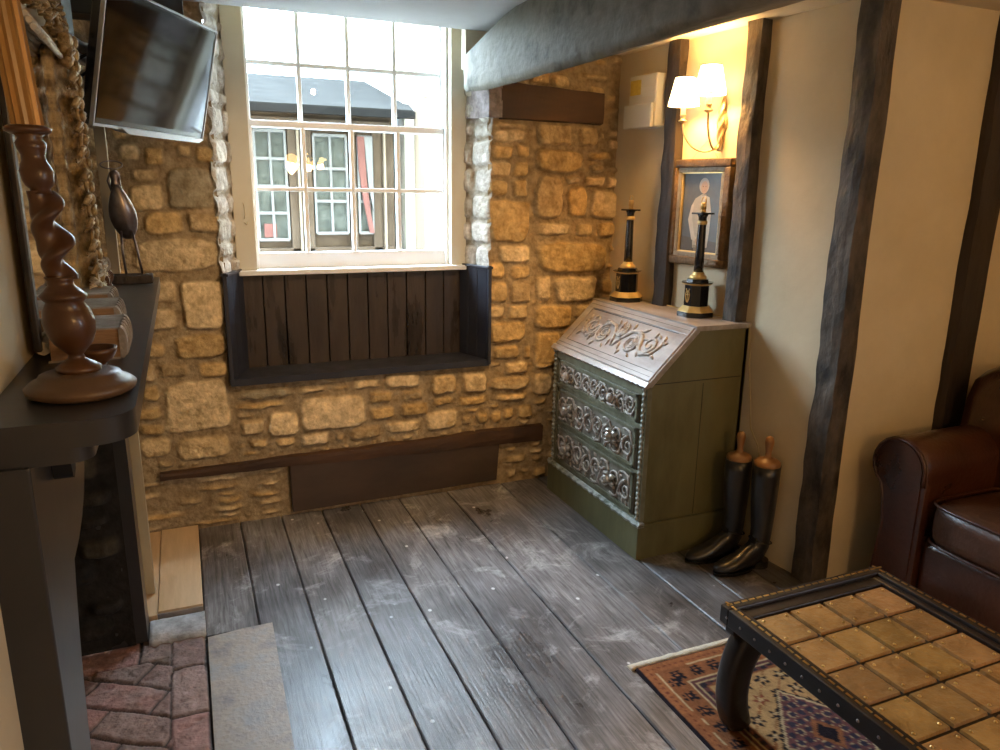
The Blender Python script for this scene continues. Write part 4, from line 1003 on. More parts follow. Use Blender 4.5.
b2.scale = (1, .97, .98)

# ================================================================== METER BOX, SCONCE, PICTURE on the skewed wall
mbx = thing('meter_box', (WX(3.05), 3.05, 1.905), 'cream plastic electric meter box fixed high on the wall beside stone pier', 'meter box')
q = MB(); q.box(-.075, .015, -.07, .125, -.115, .115); q.build('casing', M['plastic'], mbx, bevel=.006, world=False)
q = MB(); q.box(-.092, -.074, -.06, .14, -.118, -.012); q.build('lower_cover', M['plastic'], mbx, bevel=.006, world=False)
q = MB(); q.box(-.077, -.075, .04, .115, .03, .095); q.build('warning_label', M['yellow'], mbx, world=False)
q = MB(); q.box(-.0765, -.075, -.04, .03, .02, .06); q.build('grille', M['label'], mbx, world=False)
mbx.rotation_euler.z = WANG

# sconce
ys, zs = 2.63, 1.785
sc = thing('wall_light', (WX(ys), ys, zs), 'brass twin arm wall light with two glowing cream shades above the portrait', 'wall light')
q = MB()
rs = []
for i in range(50):
    t = i / 49; z = -.115 + .24 * t; r = .012 * math.sin(PI * (t * .94 + .03)) + .004
    rs.append([(-.014 + (r + .004 * math.cos(3 * (a - t * 9))) * math.cos(a) * .8, (r + .004 * math.cos(3 * (a - t * 9))) * math.sin(a), z) for a in [2 * PI * k / 18 for k in range(18)]])
q.rings(rs, True); q.ell((-.006, 0, .0), .01, .028, .04)
q.build('backplate', M['antique'], sc, world=False)
def arm(cy, cz):
    q = MB(); pts = []
    for k in range(15):
        t = k / 14; a = PI * t
        pts.append((-.014 - .110 * (1 - math.cos(a)) / 2, cy * (1 - math.cos(a)) / 2, -.06 - .075 * math.sin(a) + (cz + .06) * (t ** 1.6)))
    q.tube(pts, .0042, n=8)
    q.lathe([(.004, cz - .006), (.017, cz), (.018, cz + .004), (.009, cz + .008), (.012, cz + .022), (.014, cz + .028)], -.124, cy, 0, n=18)
    a_ = q.build('arm', M['antique'], sc, world=False)
    q = MB(); q.lathe([(.0105, cz + .024), (.0105, cz + .085)], -.124, cy, 0, n=16); q.build('candle_tube', M['candle'], a_, world=False)
    q = MB(); n = 36; s0, s1, z0, z1 = .066, .040, cz + .062, cz + .175; rs = []
    for (r, z) in ((s0, z0), (s0 * .55 + s1 * .45, z0 + (z1 - z0) * .45), (s1, z1), (s1 - .002, z1), (s0 - .002, z0)):
        rs.append([(-.124 + (r + .0012 * (k % 2)) * math.cos(2 * PI * k / n), cy + (r + .0012 * (k % 2)) * math.sin(2 * PI * k / n), z) for k in range(n)])
    q.rings(rs, True, closed=True); sh = q.build('lamp_shade', M['shade'], sc, world=False)
    for (r, z) in ((s0, z0 + .001), (s1, z1 - .001)):
        q = MB(); q.tube([(-.124 + (r + .001) * math.cos(2 * PI * k / n), cy + (r + .001) * math.sin(2 * PI * k / n), z) for k in range(n)], .0017, n=5, closed=True)
        q.build('shade_trim', M['shadeline'], sh, world=False)
    L_ = bpy.data.lights.new('wall_light_bulb', 'POINT'); L_.energy = 17; L_.color = (1, .55, .17); L_.shadow_soft_size = .025
    lo_ = bpy.data.objects.new('wall_light_bulb', L_); col.objects.link(lo_); lo_.parent = sc; lo_.location = (-.124, cy, cz + .12)
arm(-.035, .036); arm(.112, .006)
sc.rotation_euler.z = WANG

# portrait
yc = 2.712
pc = thing('framed_portrait', (WX(yc), yc, 1.415), 'small framed oil portrait of a standing figure in pale coat between timber posts', 'picture')
PW, PH = .178, .228
def fr(q, w, h, b, x0, x1):
    for (a, c, e, g) in ((-w, w, h - b, h), (-w, w, -h, -h + b), (-w, -w + b, -h + b, h - b), (w - b, w, -h + b, h - b)): q.box(x0, x1, a, c, e, g)
q = MB(); fr(q, PW, PH, .036, -.034, -.002); q.build('outer_frame', M['framewood'], pc, bevel=.006, seg=3, world=False)
q = MB(); fr(q, PW - .034, PH - .034, .022, -.026, -.004); q.build('inner_slip', M['tarnish'], pc, bevel=.003, world=False)
q = MB(); fr(q, PW - .055, PH - .055, .006, -.020, -.006); q.build('gilt_fillet', M['gold'], pc, world=False)
q = MB()
CW, CH_ = PW - .058, PH - .058
def cp(u, v, layer): return (-.010 - .0003 * layer, -u * (1.3 if layer > 1 else 1), (v * 1.22 + (.006 if layer > 1 else 0)) if layer > 1 else v)   # u to the right in view
def poly(pts, c, layer): q.add([cp(u, v, layer) for u, v in pts], [tuple(range(len(pts)))], c=c)
def ov(cu, cv, ru, rv, c, layer, n=18): poly([(cu + ru * math.cos(2 * PI * k / n), cv + rv * math.sin(2 * PI * k / n)) for k in range(n)], c, layer)
poly([(-CW, -CH_), (CW, -CH_), (CW, CH_), (-CW, CH_)], (.10, .11, .115), 0)
poly([(-CW, -CH_), (CW, -CH_), (CW, -CH_ * .72), (-CW, -CH_ * .6)], (.085, .075, .06), 1)
coat = (.46, .41, .32)
poly([(-.030, .045), (.004, .062), (.036, .05), (.048, .0), (.046, -.07), (.04, -.125), (-.028, -.13), (-.036, -.06), (-.05, -.02), (-.046, .02)], coat, 2)
poly([(-.046, .02), (-.034, .03), (-.040, -.02), (-.022, -.085), (-.004, -.098), (-.010, -.11), (-.036, -.10), (-.058, -.03)], (.58, .52, .42), 3)
poly([(.0, .06), (.02, .06), (.022, -.02), (.015, -.12), (.0, -.12), (-.006, -.02)], (.34, .29, .21), 3)
poly([(-.004, .055), (.018, .055), (.012, .02), (.004, .02)], (.5, .46, .38), 4)
ov(.008, .090, .023, .027, (.46, .42, .36), 3); ov(.010, .084, .016, .022, (.50, .33, .22), 4); ov(-.008, -.105, .010, .010, (.48, .33, .23), 5)
ov(.004, .087, .0022, .0018, (.08, .05, .03), 5, 8); ov(.016, .087, .0022, .0018, (.08, .05, .03), 5, 8); poly([(.006, .073), (.014, .073), (.010, .0715)], (.3, .12, .09), 5)
poly([(-.028, -.120), (-.004, -.120), (-.006, -.140), (-.022, -.140)], (.22, .19, .14), 2); poly([(.006, -.118), (.036, -.118), (.03, -.140), (.012, -.140)], (.22, .19, .14), 2)
q.build('canvas', M['paint'], pc, world=False)
q = MB(); q.tube([(-.012, -.09, PH - .01), (-.004, 0, PH + .075), (-.012, .09, PH - .01)], .0012, n=5); q.build('hanging_wire', M['antique'], pc, world=False)
pc.rotation_euler.z = WANG

# ================================================================== SOFA
SX = 2.345
so = thing('leather_sofa', (2.8, .9, 0), 'brown leather roll arm sofa against the alcove wall behind the coffee table', 'sofa')
SY0, SY1 = -.02, 1.885; AW = .235
def arm_prof(s=1):
    """outline (d, z), d measured from the inner face outward"""
    p = [(0, .06), (0, .50)]
    c = (.115, .545); r = .108
    for k in range(0, 15):
        a = PI * 1.06 - k * (PI * 1.06 + .95) / 14
        p.append((c[0] + r * math.cos(a) * 1.05, c[1] + r * math.sin(a)))
    p += [(.165, .40), (.150, .30), (.160, .2), (.172, .06)]
    return p
def arm_mesh(inner, sg, name):
    q = MB(); P = arm_prof()
    cx = sum(a for a, b in P) / len(P); cz_ = sum(b for a, b in P) / len(P)
    rs = []
    for (x, k) in ((SX + .03, .90), (SX + .008, .94), (SX, .985), (SX + .004, 1.0), (SX + .03, 1.0), (SX + .3, 1.0), (SX + .62, 1.0), (SX + .86, .98)):
        rs.append([(x, inner + sg * (cx + (a - cx) * k), cz_ + (b - cz_) * (k if k < 1 else 1)) for a, b in P])
    q.rings(rs[2:], True)
    a_ = q.build(name, M['leather'], so)
    q = MB()
    ins = [(SX - .004, inner + sg * (cx + (a - cx) * .84), cz_ + (b - cz_) * .90) for a, b in P]
    q.rings([ins, [(SX + .01, y, z) for _, y, z in ins]], False); q.build('scroll_panel', M['leather'], a_)
    q = MB(); q.tube([(SX - .002, inner + sg * (cx + (a - cx) * .93), cz_ + (b - cz_) * .95) for a, b in P[1:]], .006, n=6)
    q.build('piping', M['leather'], a_)
arm_mesh(SY1 - AW, 1, 'arm'); arm_mesh(SY0 + AW, -1, 'arm')
q = MB(); q.box(SX + .025, SX + .84, SY0 + AW - .01, SY1 - AW + .01, .06, .30); q.build('seat_base', M['leather'], so, bevel=.03, seg=4)
def cushion(x0, x1, y0, y1, z0, z1, name, m, puff=.03):
    n = 10; g = MB()
    rs = []
    def P(u, v, w):
        bz = 1 + puff * 6 * 0
        return None
    vs = []; fs = []
    idx = {}
    def addv(i, j, k):
        key = (i, j, k)
        if key in idx: return idx[key]
        u, v, w = i / n * 2 - 1, j / n * 2 - 1, k / 4 * 2 - 1
        e = 5.
        L_ = (abs(u) ** e + abs(v) ** e + abs(w) ** e * .0) ** (1 / e)
        mx = max(abs(u), abs(v), 1e-6)
        su = u * (mx / max(L_, mx)); sv = v * (mx / max(L_, mx))
        edge = max(abs(su), abs(sv)); th_ = 1 - .28 * edge ** 6 + .18 * (1 - edge ** 2)
        vs.append(((x0 + x1) / 2 + su * (x1 - x0) / 2 * (1 - .018 * abs(w) ** 2 * 1), (y0 + y1) / 2 + sv * (y1 - y0) / 2 * (1 - .012 * w * w), (z0 + z1) / 2 + w * (z1 - z0) / 2 * th_))
        idx[key] = len(vs) - 1; return idx[key]
    for i in range(n):
        for j in range(n):
            for k in (0, 4):
                f = (addv(i, j, k), addv(i + 1, j, k), addv(i + 1, j + 1, k), addv(i, j + 1, k)); fs.append(f if k else f[::-1])
    for k in range(4):
        for i in range(n):
            for j in (0, n):
                f = (addv(i, j, k), addv(i + 1, j, k), addv(i + 1, j, k + 1), addv(i, j, k + 1)); fs.append(f if j == 0 else f[::-1])
            for j in (0, n):
                f = (addv(j, i, k), addv(j, i + 1, k), addv(j, i + 1, k + 1), addv(j, i, k + 1)); fs.append(f[::-1] if j == 0 else f)
    g.add(vs, fs, True)
    o = g.build(name, m, so, sub=1)
    for w, zc in ((1, z1), (-1, z0)):
        pts = []
        for a in [2 * PI * k / 60 for k in range(60)]:
            u = math.copysign(abs(math.cos(a)) ** (2 / 7), math.cos(a)); v = math.copysign(abs(math.sin(a)) ** (2 / 7), math.sin(a))
            pts.append(((x0 + x1) / 2 + u * (x1 - x0) / 2 * .955, (y0 + y1) / 2 + v * (y1 - y0) / 2 * .97, (z0 + z1) / 2 + w * (z1 - z0) / 2 * .84))
        q2 = MB(); q2.tube(pts, .006, n=6, closed=True); q2.build('cushion_piping', M['leather'], o)
    return o
ymid = (SY0 + SY1) / 2
cushion(SX - .015, SX + .42, ymid + .004, SY1 - AW + .004, .295, .465, 'seat_cushion', M['leatherseat'])
cushion(SX - .015, SX + .42, SY0 + AW - .004, ymid - .004, .295, .465, 'seat_cushion', M['leatherseat'])
q = MB(); rs = []
for (x, z, k) in ((SX + .36, .30, 0), (SX + .38, .62, 0), (SX + .40, .80, 0), (SX + .44, .885, .0), (SX + .52, .92, 0), (SX + .70, .90, 0), (SX + .83, .78, 0), (SX + .84, .10, 0)):
    rs.append((x, z))
n = 24; R2 = []
for i in range(n + 1):
    t = i / n; y = SY0 + .03 + (SY1 - SY0 - .06) * t; e = abs(2 * t - 1); sc_ = 1 - .10 * e ** 10
    tw = 1 - .20 * max(0, e - .93) / .07
    R2.append([((SX + .60) + (x - SX - .60) * tw, y, .1 + (z - .1) * sc_) for x, z in rs])
q.rings(R2, True); q.build('backrest', M['leather'], so)
for (x, y) in ((SX + .06, SY0 + .1), (SX + .06, SY1 - .1), (SX + .76, SY0 + .1), (SX + .76, SY1 - .1)):
    q = MB(); q.lathe([(.02, 0), (.028, .02), (.030, .04), (.02, .065)], x, y, 0, n=18); q.build('foot', M['tabledark'], so)

# ================================================================== RUG
RX0, RX1, RY1, RY0 = 1.233, 2.30, 1.745, -.6
res = .006
nx = int((RX1 - RX0) / res); ny = int((RY1 - RY0) / res)
U, V = np.meshgrid(np.linspace(0, RX1 - RX0, nx), np.linspace(0, RY1 - RY0, ny))   # V away from the far edge
shp = U.shape
Un = U + nz2(shp, 12, 91) * .0025; Vn = V + nz2(shp, 12, 92) * .0025
W2 = RX1 - RX0; L2 = RY1 - RY0
dE = np.minimum(np.minimum(Un, W2 - Un), np.minimum(Vn, L2 - Vn))
hor = np.minimum(Vn, L2 - Vn) < np.minimum(Un, W2 - Un)     # in the top/bottom borders
along = np.where(hor, Un, Vn)
orange = np.array((.29, .115, .048)); red = np.array((.25, .075, .04)); dark = np.array((.020, .016, .022)); tan = np.array((.48, .30, .135)); cream = np.array((.56, .43, .25)); navy = np.array((.045, .04, .065)); plum = np.array((.12, .05, .05))
Cc = np.ones((*shp, 3)) * tan
def setc(mask, c): Cc[mask] = c
field = dE > .165
setc(dE < .165, orange)
setc(dE < .010, dark)
m1 = (dE >= .010) & (dE < .048); setc(m1, orange * 1.1)
setc(m1 & (((along * 90).astype(int) % 2) == 0) & (dE > .024) & (dE < .034), red * .7)
setc((dE >= .048) & (dE < .053), cream)
# main border: little beasts / leaf blots
mbm = (dE >= .053) & (dE < .118); setc(mbm, orange * .95)
cell = .072; lu = (along % cell) / cell - .5; lv = (dE - .0855) / .065
k1 = (np.abs(lu) * 1.1 + np.abs(lv + .6 * np.abs(lu) - .1) * 1.3 < .36) | (np.abs(np.abs(lu) - .22) + np.abs(lv - .22) * .8 < .10) | (np.abs(np.abs(lu) - .12) + np.abs(lv + .28) < .12)
setc(mbm & k1, dark); setc(mbm & (np.abs(lu) + np.abs(lv) < .09), orange * 1.3)
setc((dE >= .118) & (dE < .123), cream); setc((dE >= .123) & (dE < .137), plum)
setc((dE >= .137) & (dE < .141), cream * .8); setc((dE >= .141) & (dE < .158), dark * 1.6)
setc((dE >= .141) & (dE < .158) & (((along * 60).astype(int) % 2) == 0), plum)
setc((dE >= .158) & (dE < .165), orange)
# field: rows of blossoms on tan, plus a medallion
cs = .072
fu = ((Un - .165) % cs) / cs - .5; fv = ((Vn - .165) % cs) / cs - .5
ii = ((Un - .165) // cs).astype(int); jj = ((Vn - .165) // cs).astype(int)
r = np.sqrt(fu ** 2 + fv ** 2); a = np.arctan2(fv, fu)
star = r < .24 + .13 * np.cos(5 * a + ii + jj * 2)
setc(field & star, dark); setc(field & (r < .10), np.array((.5, .33, .17))); setc(field & (np.abs(fu + fv) < .05) & (r > .36), orange)
h2 = ((ii * 7 + jj * 13) % 5 == 0)
setc(field & h2 & star & (r > .1), red); setc(field & (r > .1) & (r < .13) & star, cream)
med = (np.abs(Un - W2 * .33) / .15 + np.abs(Vn - .46) / .19)
zz_ = med + .05 * np.cos((Un - Vn) * 120) * 0
setc((zz_ < 1.12) & field, dark); setc((zz_ < 1.07) & field, cream); setc((zz_ < 1.0) & field, plum * 1.4)
rr2 = np.abs(np.sin(Un * 95) * np.cos(Vn * 95)); setc((zz_ < .95) & field & (rr2 > .45), navy); setc((zz_ < .95) & field & (rr2 > .3) & (rr2 < .40), cream * .8)
setc((zz_ < .34) & field, orange); setc((zz_ < .22) & field, dark)
med2 = (np.abs(Un - W2 * .55) / .30 + np.abs(Vn - 1.15) / .42)
setc((med2 < 1.05) & (med2 > 1.0) & field, dark); setc((med2 < 1.0) & field & ~star, red); setc((med2 < .5) & field & ~star, navy)
Cc *= (1 + .10 * nz2(shp, 3, 95) + .10 * nz2(shp, 25, 96))[..., None]
Z = .009 + .0012 * nz2(shp, 2, 97) + .004 * np.clip(nz2(shp, 40, 98), 0, 1)
X_ = RX0 + U + .006 * nz2(shp, 60, 99) * (U < .02); Y_ = RY1 - V
Z[0, :] = .001; Z[-1, :] = .001; Z[:, 0] = .001; Z[:, -1] = .001
co = np.stack([X_, Y_, Z], -1).reshape(-1, 3)
idx = np.arange(nx * ny).reshape(ny, nx)
qd = np.stack([idx[:-1, :-1], idx[1:, :-1], idx[1:, 1:], idx[:-1, 1:]], -1).reshape(-1, 4)
me = bpy.data.meshes.new('oriental_rug'); me.vertices.add(len(co)); me.vertices.foreach_set('co', co.astype(np.float32).ravel())
me.loops.add(len(qd) * 4); me.loops.foreach_set('vertex_index', qd.astype(np.int32).ravel()); me.polygons.add(len(qd)); me.polygons.foreach_set('loop_start', (np.arange(len(qd)) * 4).astype(np.int32))
me.update(calc_edges=True)
ca = me.color_attributes.new('Col', 'FLOAT_COLOR', 'POINT'); ca.data.foreach_set('color', np.concatenate([Cc.reshape(-1, 3), np.ones((nx * ny, 1))], 1).astype(np.float32).ravel())
me.materials.append(M['rug'])
rug = bpy.data.objects.new('oriental_rug', me); col.objects.link(rug)
tag(rug, 'orange and navy patterned oriental rug with pale fringe under the coffee table', 'rug')
q = MB(); rs = []
for i in range(120):
    x = RX0 - .012 + (RX1 - RX0 + .012) * i / 119; j = .004 * mnoise.noise(Vector((x * 30, 0, 0)))
    rs.append([(x, RY1 - .002, .001), (x, RY1 - .002, .010), (x, RY1 + .012, .011 + j), (x, RY1 + .026 + j, .006), (x, RY1 + .030 + j, .001)])
q.rings(rs, True); q.build('fringe', M['fringe'], rug)

# ================================================================== COFFEE TABLE
TX0, TX1, TY1, TY0, TZ = 1.298, 1.893, 1.452, .18, .392
ct = thing('coffee_table', ((TX0 + TX1) / 2, (TY0 + TY1) / 2, .01), 'low dark coffee table with tan studded squares and brass nailed rim', 'coffee table')
q = MB()
rw = .034
q.box(TX0, TX1, TY1 - rw, TY1, TZ - .052, TZ); q.box(TX0, TX1, TY0, TY0 + rw, TZ - .052, TZ); q.box(TX0, TX0 + rw, TY0 + rw, TY1 - rw, TZ - .052, TZ); q.box(TX1 - rw, TX1, TY0 + rw, TY1 - rw, TZ - .052, TZ)
q.build('rim', M['tabledark'], ct, bevel=.004)
q = MB(); b0 = rw + .004; lw = .038
q.box(TX0 + rw, TX1 - rw, TY1 - rw - lw, TY1 - rw, TZ - .03, TZ - .012); q.box(TX0 + rw, TX1 - rw, TY0 + rw, TY0 + rw + lw, TZ - .03, TZ - .012)
q.box(TX0 + rw, TX0 + rw + .016, TY0 + rw, TY1 - rw, TZ - .03, TZ - .010); q.box(TX1 - rw - .022, TX1 - rw, TY0 + rw, TY1 - rw, TZ - .03, TZ - .010)
q.build('inner_moulding', M['tabledark'], ct, bevel=.004)
q = MB(); q.box(TX0 + rw, TX1 - rw, TY0 + rw, TY1 - rw, TZ - .045, TZ - .026); q.build('table_board', M['tabledark'], ct)
gx0, gx1, gy1, gy0 = TX0 + rw + .016, TX1 - rw - .022, TY1 - rw - lw, TY0 + rw + lw
ncx, ncy = 4, 9; rr = random.Random(5); q = MB(); st = MB()
cwx = (gx1 - gx0) / ncx; cwy = (gy1 - gy0) / ncy
for i in range(ncx):
    for j in range(ncy):
        x0, x1 = gx0 + i * cwx + .0055, gx0 + (i + 1) * cwx - .0055; y1, y0 = gy1 - j * cwy - .0055, gy1 - (j + 1) * cwy + .0055
        t = rr.uniform(.85, 1.15); zt = TZ - .018
        q.hexa([(x0, y0, zt - .008), (x1, y0, zt - .008), (x0, y1, zt - .008), (x1, y1, zt - .008), (x0 + .002, y0 + .002, zt), (x1 - .002, y0 + .002, zt), (x0 + .002, y1 - .002, zt), (x1 - .002, y1 - .002, zt)], c=(t, t * rr.uniform(.94, 1.02), t * rr.uniform(.85, 1.05)))
        for a, b in ((.14, .14), (.86, .14), (.14, .86), (.86, .86)):
            px, py = x0 + (x1 - x0) * a, y0 + (y1 - y0) * b
            st.lathe([(.0045, 0), (.004, .002), (.001, .0032)], px, py, zt, n=8)
q.build('hide_squares', M['tile'], ct)
st.build('square_studs', M['brass'], ct)['kind'] = 'stuff'
st = MB()
def stud(x, y, z, ax):
    if ax == 'z': st.lathe([(.0042, 0), (.0035, .0018), (.001, .0028)], x, y, z, n=8)
    else:
        rs = [[(x - h, y + r * math.cos(t), z + r * math.sin(t)) for t in [2 * PI * k / 8 for k in range(8)]] for r, h in ((.0042, 0), (.0035, .002), (.001, .003))]
        st.rings(rs, True)
y = TY1 - .008
while y > TY0:
    for x in (TX0 + .020, TX1 - .014):
        st.box(x - .0028, x + .0028, y - .009, y + .009, TZ, TZ + .0018)
    y -= .026
x = TX0 + .02
while x < TX1:
    for yy_ in (TY1 - .014, TY0 + .014): st.box(x - .009, x + .009, yy_ - .0028, yy_ + .0028, TZ, TZ + .0018)
    x += .026
st.build('brass_nailing', M['brass'], ct)['kind'] = 'stuff'
st = MB(); y = TY1 - .03
while y > TY0: stud(TX0, y, TZ - .026, 'x'); y -= .055
st.build('side_studs', M['iron'], ct)['kind'] = 'stuff'
for ya_ in (TY1 - .05, TY0 + .014): MB().box(TX0 + .012, TX1 - .012, ya_, ya_ + .036, TZ - .078, TZ - .05).build('apron', M['tabledark'], ct, bevel=.004)
def leg(xc, yc, sg):
    q = MB(); pts = [(.062, .335, .050, .040), (.054, .31, .048, .038), (.028, .27, .046, .034), (.008, .215, .045, .032), (.000, .16, .044, .032), (.004, .10, .042, .032), (.020, .045, .040, .033), (.040, .012, .038, .034)]
    rs = []
    P = [Vector((xc + sg * a, yc, z)) for a, z, w, d in pts]
    for i, (a, z, w, d) in enumerate(pts):
        t = (P[min(i + 1, len(P) - 1)] - P[max(i - 1, 0)]).normalized()
        if i in (0, len(P) - 1): t = Vector((0, 0, -1))
        n = Vector((0, 1, 0)).cross(t).normalized()
        c = .72
        rs.append([P[i] + n * w * u + Vector((0, d * v, 0)) for u, v in ((-1, -c), (-c, -1), (c, -1), (1, -c), (1, c), (c, 1), (-c, 1), (-1, c))])
    q.rings(rs, True); l = q.build('leg', M['tabledark'], ct, sub=1)
    q = MB(); q.tube([(xc + sg * .035, yc, .255), (xc + sg * .075, yc, .240), (xc + sg * .12, yc, .250), (xc + sg * .14, yc, .29), (xc + sg * .13, yc, .318)], .005, n=8)
    q.tube([(xc + sg * .03, yc - .03, .262), (xc + sg * .06, yc - .03, .256)], .003, n=6); q.build('iron_stay', M['iron'], l)
    return l
leg(1.325, 1.405, 1); leg(1.866, 1.405, -1); leg(1.325, .227, 1); leg(1.866, .227, -1)

# ================================================================== STREET OUTSIDE
struct(MB().box(-12, 14, 3.75, 20, -.7, -.6).build('ground', M['street']))
sf = thing('shopfront_building', (1.0, 6.5, -.6), 'brown timber fronted old building with slate roof across the street seen through window', 'building')
FY = 6.5
MB().box(-2.5, 1.76, FY + .05, FY + .3, -.6, 2.13).build('front_wall', M['extdark'], sf)
q = MB(); q.hexa([(-2.5, FY - .25, 2.10), (1.86, FY - .25, 2.10), (-2.5, FY + .3, 2.10), (1.86, FY + .3, 2.10), (-2.5, FY - .25, 2.13), (1.86, FY - .25, 2.13), (-2.5, FY + 1.6, 2.575), (2.15, FY + 1.6, 2.575)])
q.box(-2.5, 1.76, FY + .3, FY + 1.6, -.6, 2.1)
q.build('roof', M['extroof'], sf)
q = MB(); q.box(-2.5, 1.86, FY - .30, FY - .24, 2.06, 2.115); q.build('gutter', M['extgutter'], sf)
q = MB()
for x0, x1, z0, z1 in ((-2.5, 1.74, 1.97, 2.05), (-2.5, 1.74, .70, 1.0), (.86, .93, .7, 2.0), (.95, 1.05, .7, 2.0), (1.36, 1.42, .9, 2.0), (1.56, 1.64, .7, 2.0), (.42, .58, .7, 2.0)): q.box(x0, x1, FY, FY + .06, z0, z1)
q.build('timber_framing', M['extdark'], sf, bevel=.006)
q = MB(); q.box(.93, .948, FY - .03, FY + .02, .7, 2.02); q.box(1.655, 1.672, FY - .03, FY + .02, .7, 2.02); q.box(.93, 1.67, FY - .02, FY + .02, .885, .90); q.build('pale_bead', M['extpipe'], sf)
def extwin(x0, x1, z0, z1, nxx, nzz, m=None):
    g = MB().box(x0, x1, FY + .03, FY + .045, z0, z1).build('window_pane', m or M['extglass'], sf)
    q = MB(); b = .012
    for i in range(nxx + 1): x = x0 + (x1 - x0) * i / nxx; q.box(x - b * .8, x + b * .8, FY + .0, FY + .035, z0, z1)
    for i in range(nzz + 1): z = z0 + (z1 - z0) * i / nzz; q.box(x0, x1, FY + .002, FY + .035, z - b, z + b)
    q.build('glazing_bars', M['extbar'], g)
extwin(.60, .84, 1.07, 1.94, 2, 4); extwin(1.07, 1.34, 1.12, 1.92, 2, 3); extwin(1.44, 1.56, 1.12, 1.92, 1, 3)
q = MB(); q.prism([(1.43, 1.92), (1.49, 1.92), (1.50, 1.6), (1.53, 1.3), (1.56, 1.12), (1.52, 1.12), (1.47, 1.4), (1.44, 1.65)], lambda u, v, d: (u, d, v), FY - .02, FY + .0); q.build('red_curtain', M['extred'], sf)
q = MB(); q.prism([(1.49, 1.92), (1.56, 1.92), (1.56, 1.3), (1.52, 1.5)], lambda u, v, d: (u, d, v), FY - .018, FY - .002); q.build('white_curtain', M['extbar'], sf)
q = MB(); q.box(.64, .74, FY + .005, FY + .028, 1.09, 1.2); q.build('red_notice', M['extred'], sf)
wb = thing('white_house', (3.0, 5.6, -.6), 'tall bright white rendered house with drainpipe outside on the right', 'building')
MB().hexa([(1.88, 6.6, -.6), (5.5, 5.8, -.6), (1.88, 9, -.6), (5.5, 9, -.6), (1.88, 6.6, 5.5), (5.5, 5.8, 5.5), (1.88, 9, 5.5), (5.5, 9, 5.5)]).build('rendered_wall', M['extwhite'], wb)
q = MB(); q.tube([(1.98, 6.50, -.5), (1.98, 6.50, 5)], .045, n=12); q.build('drainpipe', M['extpipe'], wb)
q = MB(); q.tube([(1.9, 6.53, 2.25), (2.1, 6.48, 2.28), (2.4, 6.42, 2.2)], .012, n=6); q.build('wire', M['extpipe'], wb)

# ================================================================== LIGHT
w = bpy.data.worlds.new('overcast'); bpy.context.scene.world = w; w.use_nodes = True
bg = w.node_tree.nodes['Background']; bg.inputs[0].default_value = (.66, .82, 1.0, 1)
_N = w.node_tree.nodes; _L = w.node_tree.links
_tc = _N.new('ShaderNodeTexCoord'); _sx = _N.new('ShaderNodeSeparateXYZ'); _L.new(_tc.outputs['Generated'], _sx.inputs[0])
_mr = _N.new('ShaderNodeMapRange'); _mr.inputs[1].default_value = .0; _mr.inputs[2].default_value = .85; _mr.inputs[3].default_value = 14; _mr.inputs[4].default_value = 76
_L.new(_sx.outputs[2], _mr.inputs[0]); _L.new(_mr.outputs[0], bg.inputs[1])
def portal(loc, rot, sx, sy):
    l = bpy.data.lights.new('window_portal', 'AREA'); l.shape = 'RECTANGLE'; l.size = sx; l.size_y = sy; l.cycles.is_portal = True
    o = bpy.data.objects.new('window_portal', l); col.objects.link(o); o.location = loc; o.rotation_euler = rot
portal((.76, 3.72, 1.72), (-PI / 2, 0, 0), 1.0, 1.25)
portal((3.61, -1.25, 1.35), (0, PI / 2, 0), .9, .7)
# warm ceiling lamps further back in the room (with modelled fittings)
def ceiling_lamp(x, y, e, label):
    t = thing('ceiling_lamp', (x, y, 2.14 if x > 1.6 else CZ), label, 'ceiling lamp', 'glass globe ceiling lamps')
    q = MB(); q.lathe([(.05, -.001), (.05, -.02), (.02, -.03), (.02, -.05)], n=24); q.build('rose', M['antique'], t, world=False)
    q = MB(); q.ell((0, 0, -.11), .065, .065, .062, 20, 12); q.build('globe', M['bulb'], t, world=False)
    l = bpy.data.lights.new('ceiling_lamp_bulb', 'POINT'); l.energy = e; l.color = (1, .58, .24); l.shadow_soft_size = .08
    o = bpy.data.objects.new('ceiling_lamp_bulb', l); col.objects.link(o); o.parent = t; o.location = (0, 0, -.20)
ceiling_lamp(2.55, .45, 5, 'round glass ceiling lamp over the leather sofa')
t = thing('added_wall_spot', (.92, 1.75, CZ - .001), 'added unseen tube spotlight brightening the stone window wall', 'spotlight')  # added out-of-view spot, brightens the stone wall
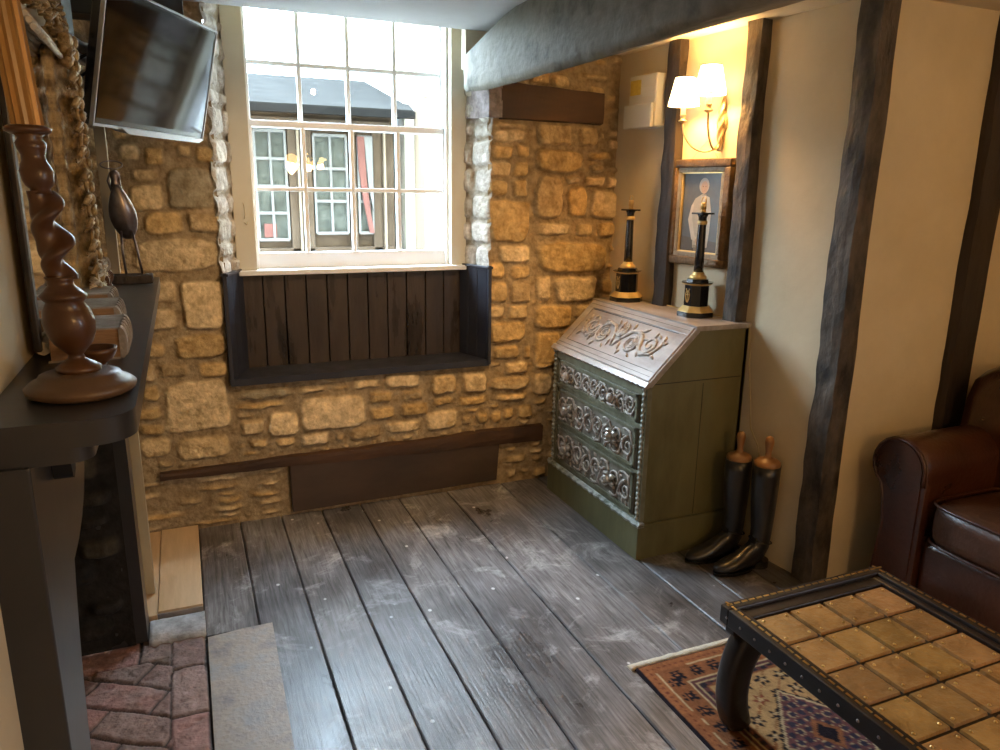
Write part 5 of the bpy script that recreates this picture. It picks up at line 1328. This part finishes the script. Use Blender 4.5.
q = MB(); q.lathe([(.050, .001), (.050, -.045), (.044, -.045), (.044, .0)], n=28); q.build('trim_ring', M['white'], t, world=False)
q = MB(); q.lathe([(.040, -.001), (.040, -.004), (.001, -.005)], n=24); q.build('lamp_face', M['bulb'], t, world=False)
l = bpy.data.lights.new('spotlight_beam', 'SPOT'); l.energy = 62; l.color = (1, .67, .36); l.spot_size = math.radians(72); l.spot_blend = .8; l.shadow_soft_size = .015
o = bpy.data.objects.new('spotlight_beam', l); col.objects.link(o); o.parent = t; o.location = (0, .0, -.05)
o.rotation_euler = (Vector((.75, 3.35, .98)) - Vector((.92, 1.75, 2.16))).to_track_quat('-Z', 'Y').to_euler()
t = thing('pendant_lamp', (1.30, -1.2, CZ - .002), 'brass pendant lamp with three glass globes behind the viewpoint', 'pendant lamp')
q = MB(); q.lathe([(.004, -.33), (.004, -.03), (.05, -.02), (.05, 0)], n=20); q.tube([(-.16, 0, -.34), (0, 0, -.32), (.16, 0, -.34)], .007, n=8); q.build('stem', M['antique'], t, world=False)
for x in (-.16, 0, .16):
    q = MB(); q.ell((x, 0, -.40), .05, .05, .048, 20, 12); q.build('globe', M['bulb'], t, world=False)
    l = bpy.data.lights.new('pendant_bulb', 'POINT'); l.energy = 13; l.color = (1, .56, .22); l.shadow_soft_size = .05
    o = bpy.data.objects.new('pendant_bulb', l); col.objects.link(o); o.parent = t; o.location = (x, 0, -.48)

# ------------------------------------------------------------------ camera
cam = bpy.data.cameras.new('camera'); cam.sensor_width = 36; cam.sensor_fit = 'HORIZONTAL'; cam.lens = FPX / 1000 * 36; cam.clip_start = .02
co_ = bpy.data.objects.new('camera', cam); col.objects.link(co_)
mw = Matrix.Identity(4)
for i in range(3): mw[i][0], mw[i][1], mw[i][2], mw[i][3] = _R[i], _U[i], -_F[i], _O[i]
co_.matrix_world = mw
sc_ = bpy.context.scene; sc_.camera = co_
sc_.view_settings.view_transform = 'Standard'; sc_.view_settings.look = 'None'; sc_.view_settings.exposure = 0.12; sc_.view_settings.gamma = 1; sc_.view_settings.use_curve_mapping = False
